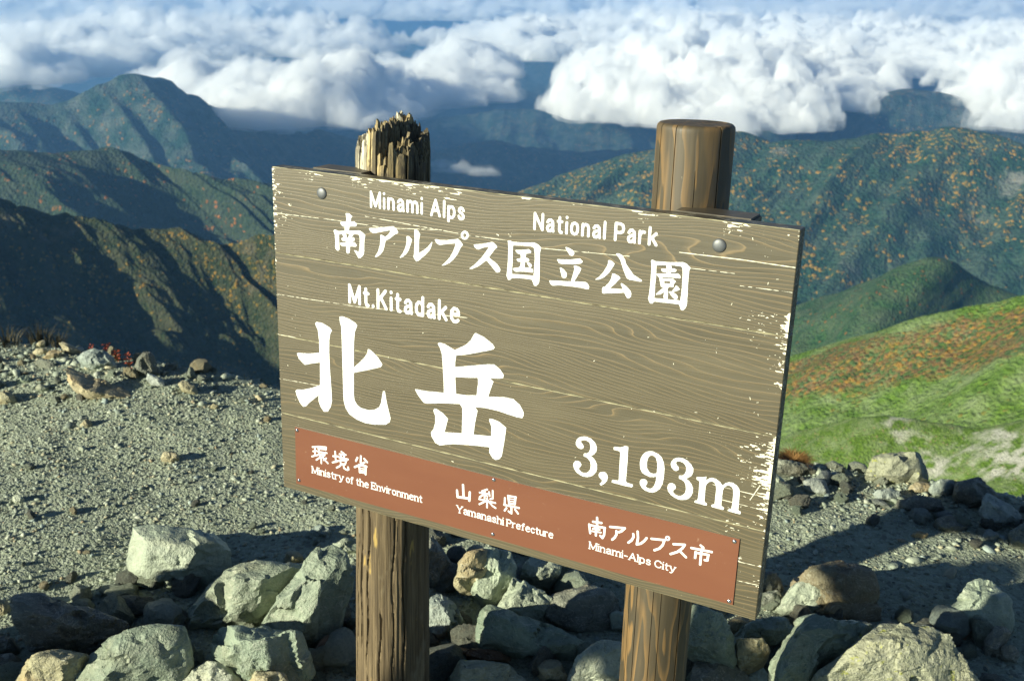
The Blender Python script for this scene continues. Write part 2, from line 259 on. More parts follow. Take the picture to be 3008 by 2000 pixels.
TR_S = {"ministry":[[4.2,[96.1,669.5],[110.3,665.6]],[4.2,[104,667.7],[102.5,690.7]],[4.2,[97.8,680.1],[109.9,676.6]],[4.2,[93.7,694.8],[112.8,686.2]],[4.2,[112.7,664.4],[137.6,660.8]],[4.2,[113.3,669.7],[136.7,666.4]],[4.2,[113.4,664.9],[115.5,672.6]],[4.2,[137.6,660.8],[135.1,668.1]],[4.2,[112.2,678.1],[138.8,675.5]],[4.2,[115.2,684.3],[119.9,683.7],[132.4,682.4]],[4.2,[116,682.1],[119.7,690.8]],[4.2,[132.4,679.7],[127.6,687.6]],[4.2,[121.3,689.1],[106.9,700.7]],[4.2,[122,691.7],[121.6,706.2]],[4.2,[125.9,689.4],[141.2,701.6]],[4.2,[136.8,689.6],[128.9,696.3]],[4.4,[163.7,665.7],[165.3,692.5]],[4.4,[157.2,679.4],[174.1,676.2]],[4.4,[155.5,696.2],[174.7,687]],[4.4,[182.1,662.2],[188.9,664.7]],[4.4,[176.6,669.5],[194.9,667.3]],[4.4,[180.4,670],[181.8,676.5]],[4.4,[190.3,668.4],[188.6,676.2]],[4.4,[175.6,678.6],[201.2,677.4]],[4.4,[177.8,684.9],[196.9,681.8]],[4.4,[177.8,684.9],[179.9,693.9]],[4.4,[196.1,681.9],[192.9,691.5]],[4.4,[179.8,694.6],[192.9,692.2]],[4.4,[181.4,695.6],[175.1,701.9],[167.3,707.1]],[4.4,[187.5,694.2],[188.8,703.4],[197.9,706],[202.5,703.5],[201.1,697.7]],[5,[238.7,660.6],[237.7,677]],[5,[228.8,666.9],[224.2,676.1]],[5,[248.3,665.1],[256.4,671.9]],[5,[248.9,674.3],[236.1,683.4],[220.2,693]],[5,[233.1,684.1],[235.1,703.3]],[5,[235.3,684.3],[254.8,683.7]],[5,[252.5,682.9],[251.5,704.7]],[5,[234.3,702.1],[250.8,700.8]],[2.2,[237.5,691.9],[249.5,691]],[2.2,[237.4,696.9],[249.4,695.8]]],"prefecture":[[5.6,[517.9,666.5],[519.9,695.8]],[5.6,[502.6,683.9],[504.2,699.7],[535.4,695.7]],[5.6,[535.8,680.2],[534.9,701.1]],[4.2,[580.1,662.1],[567,669.8]],[4.2,[561.1,674.5],[581.1,672.7]],[4.2,[573.6,666.9],[574.1,686]],[4.2,[572.5,674.8],[561.4,686]],[4.2,[575.1,674.8],[580.6,679.2]],[4.2,[584.9,667.3],[586.5,676.4]],[4.2,[594,661.8],[594.5,680.8],[588.6,683.6]],[4.2,[560.2,690.8],[601.4,689.9]],[4.2,[580.7,684.3],[580.7,706.2]],[4.2,[577.6,690.9],[561.2,703.2]],[4.2,[582.8,688.9],[594.4,698.8],[602.4,701.9]],[4.6,[632.6,664.2],[635.9,683]],[4.6,[633.9,664.5],[652,663.1]],[4.6,[651.4,662.6],[650.1,680.7]],[4.6,[636.5,681.6],[650.1,680.7]],[4.6,[625.1,671.8],[624.9,687.1]],[4.6,[623.7,688.7],[660.6,686.9]],[4.6,[641.9,687.9],[642.5,704.9],[635.2,701.7]],[4.6,[629.8,694.8],[625.4,702.3]],[4.6,[651.2,693.1],[658.6,700.7]],[2.2,[637.4,670.6],[649.7,669.4]],[2.2,[637.6,676],[649.9,674.7]]],"city":[[5,[846,661.8],[847.1,680.6]],[5,[837.3,673.4],[856.6,671.3]],[5,[828.9,682.1],[832.3,701.8]],[5,[829.2,683.4],[865.1,680.6]],[5,[864.5,682.1],[864.2,697.9],[860.7,705.7],[855.8,701.6]],[5,[845.3,688],[845.6,703.7]],[3.6,[841.3,683.6],[842.9,688.6]],[3.6,[850.6,683.1],[848.3,688.5]],[3.6,[837.7,690],[853.6,687.8]],[3.6,[836,696],[856.6,693.8]],[5,[876.7,675],[909.7,669.3],[903.1,677.8],[896.9,682.2]],[5,[891.3,681],[892,689],[888.6,696.7],[883.1,703.4]],[5,[929.1,677.6],[930.2,684],[926.3,693.2],[919.6,700.2]],[5,[938.2,669.4],[940.1,684],[938.4,699.3],[947.1,694.9],[954.2,686.9],[958.8,678.9]],[5,[969.5,677.6],[997.6,672.9],[994.8,685],[988,695],[977.7,701.9]],[5,[1017.4,676.8],[1041.2,671.5],[1037,680.6],[1026.7,692.1],[1013,700.7]],[5,[1032.7,689.1],[1045.9,698.7]],[5,[1074.3,664],[1080.1,667.3]],[5,[1055.6,674.8],[1098.1,672.1]],[5,[1065.2,681.3],[1065.1,694.6]],[5,[1064.9,682.7],[1092.2,680.3]],[5,[1091.6,681.1],[1090.9,693.2],[1085.5,694.1]],[5,[1076.6,672.2],[1076.8,706.5]],[3.6,[1007.4,666.2],[1007.1,668.2],[1006.1,669.9],[1004.5,671],[1002.7,671.3],[1001.2,670.6],[1000.2,669.2],[1000.1,667.3],[1000.7,665.4],[1002.1,664],[1003.8,663.3],[1005.5,663.5],[1006.8,664.5],[1007.4,666.2]]]}
TR_W = [["park_en","Minami",[270,64.6],[405.8,64.3],37.8,0],["park_en","Alps",[424.1,65.2],[508.7,64.6],38.3,0],["park_en","National",[668.4,65.2],[826.6,64.5],37.2,0],["park_en","Park",[844.1,65.2],[933.8,64.4],37.9,0],["name_en","Mt.Kitadake",[208.4,291],[500.8,291.1],47.4,0],["ministry","Ministry",[92.2,739.5],[187.4,737.7],19.6,1],["ministry","of",[194.2,739.3],[216.3,738.6],19.3,1],["ministry","the",[223.9,738.9],[260.1,737.6],19.2,1],["ministry","Environment",[267.6,738.8],[410.3,737.3],19.1,1],["prefecture","Yamanashi",[501.9,739.3],[623.6,738.6],19.3,1],["prefecture","Prefecture",[631,739.2],[746.3,738.3],18.3,1],["city","Minami-Alps",[831.4,739.8],[972.2,738.7],18.2,1],["city","City",[980,740.5],[1026.7,739.8],17.9,1]]
TR_M = {"seams":[[[-2.2,202.4],[1200.5,197.5]],[[0.9,398.8],[1202.5,397.7]],[[2.2,603.2],[1199.6,600.8]]],"plate":[[44.3,627.7],[1151.6,628.9],[42.5,779.7],[1151.8,777.8]],"screws":[[50.8,635.6],[596.1,634.5],[1141.5,636.3],[51.8,768.5],[597.4,768.4],[1143.6,771]],"bolts":[[140.1,46.8],[1054.6,47.2]],"cracks":[[[-0,106.7],[168.3,103.5],[312.8,104.3],[453.1,91.6]],[[256.2,85.1],[515.7,94.9],[611.4,94.2]],[[689,100.2],[878.5,91.5]],[[978.4,70.2],[1095.9,68.1],[1200.7,69.4]],[[1003.5,97.7],[1088.4,95.9]],[[1100.8,117.4],[1202.2,115.8]],[[0.9,300.8],[238.6,294.7],[519.5,274.4]],[[0,512.5],[117.7,507.4]],[[1108.1,554.4],[1200.4,556.5]],[[1085.6,526.6],[1194.6,528]],[[1154.3,679.5],[1203.5,677.8]],[[1152.7,721.9],[1203.6,719.3]],[[-0.8,399.4],[55.9,399.4]],[[1162.9,540.5],[1178.7,506.7]]],"postL":[]}
# ------------------------------------------------------------------ distant land
K = 3008 / 2358.0


def m_forest(name, dark, light, spot, spots, bare, scale=1.0, barem=.62, band=None):
    t = NT(name)
    p = t.n('NewGeometry').outputs['Position']
    big = t.noise(p, .0022 * scale, 5, .6)
    mid = t.noise(p, .012 * scale, 4, .6)
    fine = t.noise(p, .07 * scale, 3, .6)
    base = t.mix(t.ramp(fine, [(.35, 0.0), (.68, 1.0)]), dark, light)
    base = t.mix(t.ramp(mid, [(.4, 0.0), (.7, .55)]), base, tuple(.5 * (a + b) for a, b in zip(light, bare)))
    vor = t.n('TexVoronoi', {'Vector': t.n('VectorMath', {0: p, 1: t.n('VectorMath', {0: t.noise(p, .12 * scale, 2, .6, out=1), 3: 14.0 / scale}, operation='SCALE').outputs[0]}, operation='ADD').outputs[0], 'Scale': .085 * scale})
    vs = t.n('SeparateColor', {0: vor.outputs['Color']})
    patch = t.noise(p, .004 * scale, 4, .65)
    thr = t.math('MULTIPLY', t.ramp(patch, [(.43, .02), (.66, 1.0)]), spots)
    isspot = t.math('LESS_THAN', vs.outputs[0], thr)
    near = t.math('LESS_THAN', vor.outputs['Distance'], .55)
    sc = t.mix(vs.outputs[1], spot, tuple(c * k for c, k in zip(spot, (.5, .75, .8))))
    base = t.mix(t.math('MULTIPLY', isspot, near), base, sc)
    bm = t.ramp(big, [(barem, 0.0), (barem + .08, 1.0)])
    bm = t.math('MULTIPLY', bm, t.ramp(mid, [(.4, 0.0), (.55, 1.0)]))
    base = t.mix(bm, base, bare)
    if band:        # a belt of low shrubs in autumn colour between two heights
        z = t.n('Attribute', attribute_name='down').outputs['Fac']
        zz = t.math('ADD', z, t.math('MULTIPLY', t.math('SUBTRACT', t.noise(p, .03, 4, .6), .5), 38.0))
        k = t.math('MULTIPLY', t.n('MapRange', {0: zz, 1: band[0] - 4, 2: band[0] + 4}).outputs[0], t.n('MapRange', {0: zz, 1: band[1] + 4, 2: band[1] - 4}).outputs[0])
        sh = t.mix(t.ramp(vs.outputs[2], [(.0, 0.0), (1.0, 1.0)]), (.125, .075, .04), (.22, .125, .05))
        sh = t.mix(t.math('LESS_THAN', vs.outputs[0], .16), sh, (.30, .16, .035))
        sh = t.mix(t.math('GREATER_THAN', vs.outputs[0], .72), sh, (.05, .09, .03))
        k = t.math('MULTIPLY', k, t.ramp(t.noise(p, .012, 4, .65), [(.28, .3), (.45, 1.0)]))
        base = t.mix(t.math('MULTIPLY', k, t.ramp(fine, [(.38, .25), (.52, .95)])), base, sh)
    b = t.bump(t.math('ADD', t.math('MULTIPLY', vor.outputs['Distance'], -1.0), fine), 1.0, 7 / scale)
    return t.bsdf(color=base, rough=.9, spec=.15, normal=b)


def ridge(name, pts, fall, length, slope, amp, freq, mat, nu=300, nv=130, seed=0, skew=0.0, back=.35, sm=None, gullypow=1.0, world=False):
    """land falling from a crest line: pts = (x, y, metres away) along the crest, fall = compass turn of the
    fall line away from the camera's foot, slope = tangent of the hillside"""
    pts = np.array(pts, float)
    C = pts if world else np.array([at_dist(a * K, b * K, d) for a, b, d in pts])
    seg = np.r_[0, np.cumsum(np.hypot(np.diff(C[:, 0]), np.diff(C[:, 1])) + .01)]
    s = np.linspace(0, seg[-1], nu)
    # smooth (cubic) interpolation of the crest
    def cub(y):
        m = np.gradient(y, seg)
        i = np.clip(np.searchsorted(seg, s) - 1, 0, len(seg) - 2)
        h = seg[i + 1] - seg[i]; t = (s - seg[i]) / h
        return (2*t**3-3*t**2+1)*y[i] + (t**3-2*t**2+t)*h*m[i] + (-2*t**3+3*t**2)*y[i+1] + (t**3-t**2)*h*m[i+1]
    P = np.stack([cub(C[:, 0]), cub(C[:, 1]), cub(C[:, 2])], 1)
    L = length
    v = np.r_[-np.linspace(1, 0, nv // 4, endpoint=False) * L * back, L * np.linspace(0, 1, nv) ** 1.15]
    d = -P[:, :2].mean(0); d /= np.linalg.norm(d)
    a = math.radians(fall)
    d = np.array([d[0] * math.cos(a) - d[1] * math.sin(a), d[0] * math.sin(a) + d[1] * math.cos(a)])
    S, Vv = np.meshgrid(s, v, indexing='ij')
    av = np.abs(Vv)
    rise = np.minimum(1, av / (L * .10))
    q = (S + skew * Vv) * freq
    g = fbm(xyz(q, av * freq * .25, seed * 3.1), 5, seed, .5, 2.1, ridged=True)
    g2 = fbm(xyz(S * freq * 3, Vv * freq * 3, seed), 4, seed + 9, .55)
    disp = amp * (g * rise ** gullypow + .35 * g2 * (.25 + .75 * rise))
    crestn = amp * .12 * fbm(xyz(S * freq * 6, 0 * S, 3.3), 3, seed + 4)
    X = P[:, None, 0] + d[0] * Vv
    Y = P[:, None, 1] + d[1] * Vv
    roundoff = np.sqrt(av ** 2 + (L * .02) ** 2) - L * .02
    Z = P[:, None, 2] - slope * roundoff * np.where(Vv < 0, 1.1, 1.0) + disp * .75 - amp * .3 * rise + crestn
    X = X + d[0] * disp * .35
    Y = Y + d[1] * disp * .35
    me = mesh_np(name, xyz(X, Y, Z).reshape(-1, 3), grid_faces(nu, len(v)))
    at = me.attributes.new('down', 'FLOAT', 'POINT')
    at.data.foreach_set('value', Vv.astype(np.float32).ravel())
    return link(name, me, mat, smooth=True)
M_L1 = m_forest("autumn_slope", (.014, .032, .014), (.055, .062, .030), (.26, .15, .03), .40, (.14, .12, .08), 3.2, .52)
M_L2 = m_forest("dark_forest", (.016, .036, .022), (.045, .07, .035), (.30, .12, .035), .22, (.11, .11, .09), 1.3, .66)
M_L3 = m_forest("far_forest", (.008, .030, .026), (.022, .062, .038), (.30, .15, .04), .25, (.30, .29, .26), .8, .72)
M_R3 = m_forest("mixed_forest", (.012, .042, .026), (.035, .085, .042), (.42, .23, .035), .48, (.20, .20, .17), .8, .60)
M_R2 = m_forest("conifer_forest", (.018, .052, .02), (.055, .12, .035), (.30, .13, .03), .08, (.22, .2, .15), 2.0, .70)
M_R1 = m_forest("alpine_meadow", (.06, .12, .016), (.13, .22, .03), (.20, .18, .04), .25, (.42, .41, .34), 3.5, .66, band=(20, 88))
M_R0 = m_forest("stony_meadow", (.055, .11, .014), (.13, .21, .03), (.26, .22, .10), .25, (.40, .40, .34), 14.0, .53)

STR = 'structure'
tag(ridge("mountain_slope", [(-1500, 330, 1500), (-1000, 380, 1450), (-600, 400, 1380), (-260, 430, 1330), (-100, 452, 1320), (0, 468, 1310), (120, 492, 1300), (230, 508, 1290), (330, 528, 1290), (420, 532, 1280), (485, 555, 1270), (560, 552, 1250), (640, 548, 1230), (760, 565, 1220), (900, 600, 1200), (1200, 640, 1180)],
          42, 1150, .78, 58, 1 / 105., M_L1, 760, 220, 11, skew=.45, gullypow=.5), kind=STR)
tag(ridge("mountain_ridge", [(-1500, 260, 3500), (-1000, 290, 3300), (-600, 300, 3200), (-300, 325, 3100), (0, 340, 3000), (120, 352, 3000), (260, 347, 3000), (330, 362, 2980), (420, 393, 2900), (520, 413, 2850), (640, 428, 2800), (800, 455, 2750), (1000, 500, 2700)],
          30, 1500, .55, 120, 1 / 420., M_L2, 520, 130, 5), kind=STR)
tag(ridge("mountain_ridge", [(-1500, 215, 7200), (-1000, 190, 6800), (-600, 220, 6500), (-300, 240, 6200), (0, 238, 6000), (60, 234, 6000), (150, 236, 5950), (200, 214, 5900), (250, 185, 5900), (310, 170, 5900), (355, 176, 5950), (420, 215, 6400), (520, 255, 7000), (700, 300, 7900), (900, 330, 8400), (1050, 360, 8700), (1200, 410, 8900)],
          20, 3200, .5, 260, 1 / 900., M_L3, 560, 150, 21), kind=STR)
tag(ridge("mountain_ridge", [(-1500, 190, 10500), (-900, 170, 10000), (-300, 200, 9500), (0, 205, 9300), (70, 198, 9200), (150, 208, 9300), (260, 230, 9300), (500, 300, 9500)],
          10, 3000, .45, 200, 1 / 1200., M_L3, 200, 80, 31), kind=STR)
tag(ridge("mountain_ridge", [(1080, 470, 4700), (1200, 440, 4700), (1300, 402, 4650), (1400, 370, 4600), (1500, 343, 4550), (1600, 322, 4500), (1690, 306, 4500), (1740, 312, 4500), (1800, 328, 4500), (1900, 330, 4500), (2000, 312, 4550), (2100, 300, 4600), (2200, 297, 4600), (2280, 308, 4600), (2358, 330, 4600), (2600, 380, 4600), (3000, 360, 4700), (3500, 330, 4900)],
          -18, 3000, .50, 170, 1 / 700., M_R3, 460, 170, 44), kind=STR)
tag(ridge("mountain_ridge", [(1500, 800, 2500), (1700, 742, 2450), (1830, 705, 2400), (1900, 680, 2400), (2000, 643, 2350), (2080, 608, 2300), (2130, 596, 2300), (2180, 604, 2300), (2240, 640, 2350), (2300, 665, 2400), (2400, 690, 2400), (2600, 700, 2400), (3000, 700, 2400)],
          -25, 1200, .6, 60, 1 / 330., M_R2, 300, 110, 52), kind=STR)
tag(ridge("meadow_slope", [(1600, 880, 950), (1750, 845, 930), (1830, 815, 900), (1900, 798, 890), (2000, 765, 870), (2100, 737, 850), (2200, 712, 840), (2358, 680, 830), (2600, 630, 800), (2900, 580, 790), (3200, 560, 790)],
          -30, 520, .52, 16, 1 / 130., M_R1, 360, 170, 63), kind=STR)
tag(ridge("meadow_slope", [(1500, 1080, 430), (1700, 1040, 420), (1800, 1008, 410), (1870, 982, 405), (1950, 966, 400), (2050, 960, 395), (2150, 975, 395), (2250, 985, 395), (2358, 965, 390), (2600, 930, 380), (2900, 900, 380), (3200, 880, 380)],
          -30, 300, .50, 9, 1 / 60., M_R0, 360, 150, 71), kind=STR)
tag(ridge("mountain_ridge", [(1850, 270, 8600), (1950, 238, 8500), (2010, 222, 8500), (2080, 208, 8500), (2150, 212, 8500), (2250, 232, 8500), (2358, 262, 8500), (2500, 300, 8500)],
          0, 2500, .45, 180, 1 / 1000., M_L3, 200, 90, 82), kind=STR)
tag(ridge("mountain_ridge", [(500, 110, 21000), (700, 92, 21000), (820, 78, 21000), (900, 82, 21000), (1000, 84, 21000), (1100, 74, 21000), (1200, 58, 21000), (1300, 80, 21000), (1500, 110, 21000)],
          0, 6000, .30, 300, 1 / 2500., M_L3, 220, 70, 91), kind=STR)

tag(ridge("mountain_ridge", [(600, 400, 9500), (800, 352, 9500), (920, 335, 9500), (1010, 345, 9500), (1100, 328, 9500), (1200, 338, 9500), (1330, 350, 9500), (1500, 345, 9500), (1700, 380, 9500)],
          15, 2600, .42, 220, 1 / 800., M_L3, 260, 90, 104), kind=STR)
tag(ridge("mountain_ridge", [(700, 330, 12500), (900, 290, 12500), (1050, 268, 12500), (1180, 250, 12500), (1300, 262, 12500), (1450, 240, 12500), (1600, 235, 12500), (1900, 250, 12500)],
          0, 3200, .40, 260, 1 / 1100., M_L3, 260, 90, 113), kind=STR)

# the valley land under everything, out to the horizon
def land():
    az = np.radians(np.linspace(-75, 75, 300))
    r = 3500 * (90000 / 3500.) ** np.linspace(0, 1, 320)
    A, Rr = np.meshgrid(az, r, indexing='ij')
    X, Y = Rr * np.sin(A), Rr * np.cos(A)
    P = xyz(X / 3600., Y / 3600., 0)
    h = fbm(P, 6, 7, .5, 2.1, ridged=True)
    Z = -2150 + 420 * h + 250 * fbm(P * .4, 3, 3)
    me = mesh_np("valley_land", xyz(X, Y, Z).reshape(-1, 3), grid_faces(300, 320))
    return tag(link("valley_land", me, M_L3, smooth=True), kind=STR)
land()
# the steep flank of our own mountain, under and around the summit, and the ridge that rises out of frame on the left
def flank():
    az = np.radians(np.linspace(-180, 180, 181))
    r = 8.0 * (3200 / 8.) ** np.linspace(0, 1, 120)
    A, Rr = np.meshgrid(az, r, indexing='ij')
    X, Y = Rr * np.sin(A), Rr * np.cos(A)
    Z = -1.2 - .72 * (Rr - 5.5) + Rr * .07 * fbm(xyz(X / (60 + Rr * .2), Y / (60 + Rr * .2)), 4, 3)
    Z = np.maximum(Z, -2100)
    me = mesh_np("summit_flank", xyz(X, Y, Z).reshape(-1, 3), grid_faces(181, 120))
    return tag(link("summit_flank", me, M_L1, smooth=True), kind=STR)
flank()
# the spur that comes down from the left, outside the view, and keeps the near slope in its shadow
tag(ridge("mountain_spur", [(-2300, 560, 30), (-1700, 690, 0), (-1250, 720, -105), (-1000, 740, -178), (-860, 760, -240), (-727, 790, -312), (-600, 820, -385), (-480, 850, -450), (-380, 900, -530)],
          180, 900, .8, 30, 1 / 150., M_L1, 160, 60, 15, back=.8, world=True), kind=STR)

# ------------------------------------------------------------------ sea of clouds
def m_cloud(dens, wispy=False):
    t = NT("cloud_vapour")
    if wispy:
        n = t.noise(t.n('NewGeometry').outputs['Position'], .006, 4, .62, .4)
        dens = t.math('MULTIPLY', t.ramp(n, [(.40, .04), (.60, 1.0)]), dens * 2.6)
    vol = t.n('VolumeScatter', {'Color': (1, 1, 1, 1), 'Density': dens, 'Anisotropy': -.3})
    t.t.links.new(vol.outputs[0], t.out.inputs['Volume'])
    return t.m

ZB = -880.0
def cloud_bank(name, blobs, base, thick, seed, dens, na=640, nr=320, lump=620., label=None):
    root = bpy.data.objects.new(name, None); COL.objects.link(root)
    o = cloud_mesh("vapour", blobs, base, thick * 1.12, seed, dens * .11, na, nr, lump, .30)
    c = cloud_mesh("dense_core", blobs, base, thick, seed, dens * 1.1, na, nr, lump, -.06)
    o.parent = root; c.parent = root
    return tag(root, label, 'cloud')


def cloud_mesh(name, blobs, base, thick, seed, dens, na, nr, lump, grow):
    """blobs: (x, y, rx, ry, weight) of the cloud's foot as points of the photograph, dropped on to the level of its base"""
    mx = min(b[0] - b[2] * 1.3 for b in blobs); Mx = max(b[0] + b[2] * 1.3 for b in blobs)
    my = max(0, min(b[1] - b[3] * 1.35 for b in blobs)); My = max(b[1] + b[3] * 1.35 for b in blobs)
    def wp(x, y):
        p = at_z(x * K, y * K, base)
        return p[0], p[1]
    el = []
    for (x, y, rx, ry, wt) in blobs:
        c = np.array(wp(x, y)); e = np.array(wp(x + rx, y)); n = np.array(wp(x, y - ry * .9)); f = np.array(wp(x, y + ry))
        el.append((c, np.linalg.norm(e - c), .5 * (np.linalg.norm(n - c) + np.linalg.norm(f - c)), math.atan2(c[0], c[1]), wt))
    c = [e[0] for e in el]
    a0, a1 = math.atan2(*wp(mx, .5 * (my + My))), math.atan2(*wp(Mx, .5 * (my + My)))
    r0 = min(np.linalg.norm(e[0]) - e[2] * 1.5 for e in el); r1 = max(np.linalg.norm(e[0]) + e[2] * 1.5 for e in el)
    az = np.linspace(a0 - .03, a1 + .03, na); r = r0 * (r1 / r0) ** np.linspace(0, 1, nr)
    A, Rr = np.meshgrid(az, r, indexing='ij')
    X, Y = Rr * np.sin(A), Rr * np.cos(A)
    cov = np.full(X.shape, -9.0)
    for (cc, rx, ry, an, wt) in el:
        dx, dy = X - cc[0], Y - cc[1]
        u = dx * math.cos(an) - dy * math.sin(an); v = dx * math.sin(an) + dy * math.cos(an)
        q = wt * (1 - (u / rx) ** 2 - (v / ry) ** 2)
        cov = np.maximum(cov, q) + .15 * np.maximum(0, np.minimum(cov, q))
    P = xyz(X / lump, Y / lump, seed * 2.7)
    warp = .35 * fbm(P * .8, 3, seed + 5)
    P2 = P + warp[..., None]
    bil = np.abs(pnoise(P2 * 1.0, seed)) * 1.9
    b2 = np.abs(pnoise(P2 * 2.3 + 5, seed + 1)) * 2
    b3 = np.abs(pnoise(P2 * 5.1 + 9, seed + 2)) * 2
    b4 = np.abs(pnoise(P2 * 11. + 2, seed + 3)) * 2
    bb = (bil + .6 * b2 + .36 * b3 + .14 * b4) / 2.05
    cov = cov + (1.0 if lump < 1000 else 1.1) * fbm(P * 1.4 + 3, 6, seed + 8, .62) + grow + (.25 * fbm(P * 4.3, 3, seed + 31, .6) if grow > 0 else 0)
    T = np.clip(cov, 0, 1.4) ** .55 * np.clip(bb + .35, .02, 2)
    T = np.where(cov > 0, T, 0)
    top = thick * T
    bot = -thick * .22 * np.clip(cov, 0, 1.2) ** .7 * np.clip(.6 + fbm(P * 2.2, 4, seed + 20), .02, 2)
    keep = cov > 0
    V1 = xyz(X, Y, base + top + 1.0).reshape(-1, 3); V2 = xyz(X, Y, base + bot - 1.0).reshape(-1, 3)
    n1 = na * nr
    F = grid_faces(na, nr)
    kf = keep.reshape(-1)[F].all(1)
    F = F[kf]
    # rim walls
    ed = np.concatenate([F[:, [0, 1]], F[:, [1, 2]], F[:, [2, 3]], F[:, [3, 0]]])
    key = np.sort(ed, 1); kk = key[:, 0] * n1 + key[:, 1]
    un, idx, cnt = np.unique(kk, return_index=True, return_counts=True)
    rim = ed[idx[cnt == 1]]
    W = np.stack([rim[:, 1], rim[:, 0], rim[:, 0] + n1, rim[:, 1] + n1], 1)
    allF = np.concatenate([F, F[:, ::-1] + n1, W])
    used, inv = np.unique(allF, return_inverse=True)
    me = mesh_np(name, np.concatenate([V1, V2])[used], inv.reshape(-1, 4))
    return link(name, me, m_cloud(dens, grow > 0), smooth=True)

cloud_bank("cloud", [(520, 215, 200, 40, 1.0), (760, 240, 260, 48, 1.2), (1000, 205, 170, 38, 1.0), (640, 268, 170, 34, .9), (1080, 170, 120, 30, .9)], -900, 175, 3, .026,
           label='broad white cloud lapping over the blue peak left of the splintered post')
cloud_bank("cloud", [(1420, 240, 150, 40, 1.0), (1620, 230, 260, 60, 1.3), (1800, 200, 220, 50, 1.2), (1520, 190, 200, 50, 1.1)], -900, 235, 7, .04,
           label='dazzling white cloud standing directly behind the sound right post')
cloud_bank("cloud", [(1060, 395, 75, 6, .9), (1010, 382, 50, 5, .9), (1110, 404, 50, 4, .8)], -1150, 45, 29, .004, 160, 90, 160., label='small wisp of cloud low in the valley just right of the splintered post')
cloud_bank("cloud", [(2300, 262, 130, 34, 1.0), (2380, 230, 120, 40, 1.0)], -950, 280, 9, .015, label='small grey-white cloud cut by the right edge of the photo above the forest')
cloud_bank("cloud", [(120, 130, 300, 40, 1.1), (420, 105, 360, 28, 1.1), (700, 110, 200, 20, 1.0), (60, 175, 160, 24, .8)], -900, 220, 13, .018,
           label='long grey-bottomed cloud bank at the left edge beyond the peak')
cloud_bank("cloud", [(1500, 100, 420, 34, 1.2), (1900, 110, 400, 44, 1.2), (2250, 130, 260, 44, 1.2), (1230, 105, 130, 28, 1.1)], -900, 200, 17, .04,
           label='vast white cloud bank stretching from above the sign to the right edge')
cloud_bank("cloud", [(200, 32, 330, 14, .9), (560, 30, 200, 12, .9), (980, 34, 280, 12, .9), (1500, 36, 420, 14, 1.1), (2000, 30, 420, 14, 1.0), (2300, 40, 240, 14, 1.0), (0, 10, 400, 7, .9), (800, 6, 600, 6, 1.0), (1700, 6, 900, 6, 1.1), (300, 20, 500, 10, 1.0), (1150, 20, 500, 9, 1.0)], -900, 230, 23, .022, 820, 300, 1100.,
           label='far belt of broken cloud along the very top of the view')

def haze(dens):
    t = NT("haze_air")
    vol = t.n('VolumePrincipled', {'Color': (.24, .54, 1.0, 1), 'Density': dens, 'Anisotropy': .25})
    t.t.links.new(vol.outputs[0], t.out.inputs['Volume'])
    bm = bmesh.new()
    bmesh.ops.create_cube(bm, size=1)
    for v_ in bm.verts:
        v_.co = Vector((v_.co.x * 190000, v_.co.y * 190000, -2900 if v_.co.z < 0 else 130))
    me = bpy.data.meshes.new("haze")
    bm.to_mesh(me)
    return tag(link("haze", me, t.m), kind='stuff')
haze(5.5e-5)
# ------------------------------------------------------------------ summit ground
FWD = R @ np.array([0, 0, 1.0])


def gz(x, y):
    r = np.hypot(x, y)
    a = np.degrees(np.arctan2(x, y))
    rc = np.interp(a, [-60, -40, -27, -24, -21, -18, -13, 0, 10, 16, 21, 27, 40, 60], [9, 7.2, 6.0, 5.75, 5.4, 5.05, 4.75, 4.5, 4.25, 4.2, 4.2, 4.2, 4.2, 4.6])
    s = np.maximum(0, r - rc)
    z = -.8 * s * s / (s + .35)
    z = z + .05 * fbm(xyz(x * .9, y * .9, 2.2), 3, 61) + .014 * fbm(xyz(x * 6, y * 6, 1), 3, 62)
    z = z + .10 * np.exp(-((a + 22) / 9) ** 2 - ((r - 5.0) / .6) ** 2)
    return z


def zg(x, y): return float(gz(np.array([x]), np.array([y]))[0])


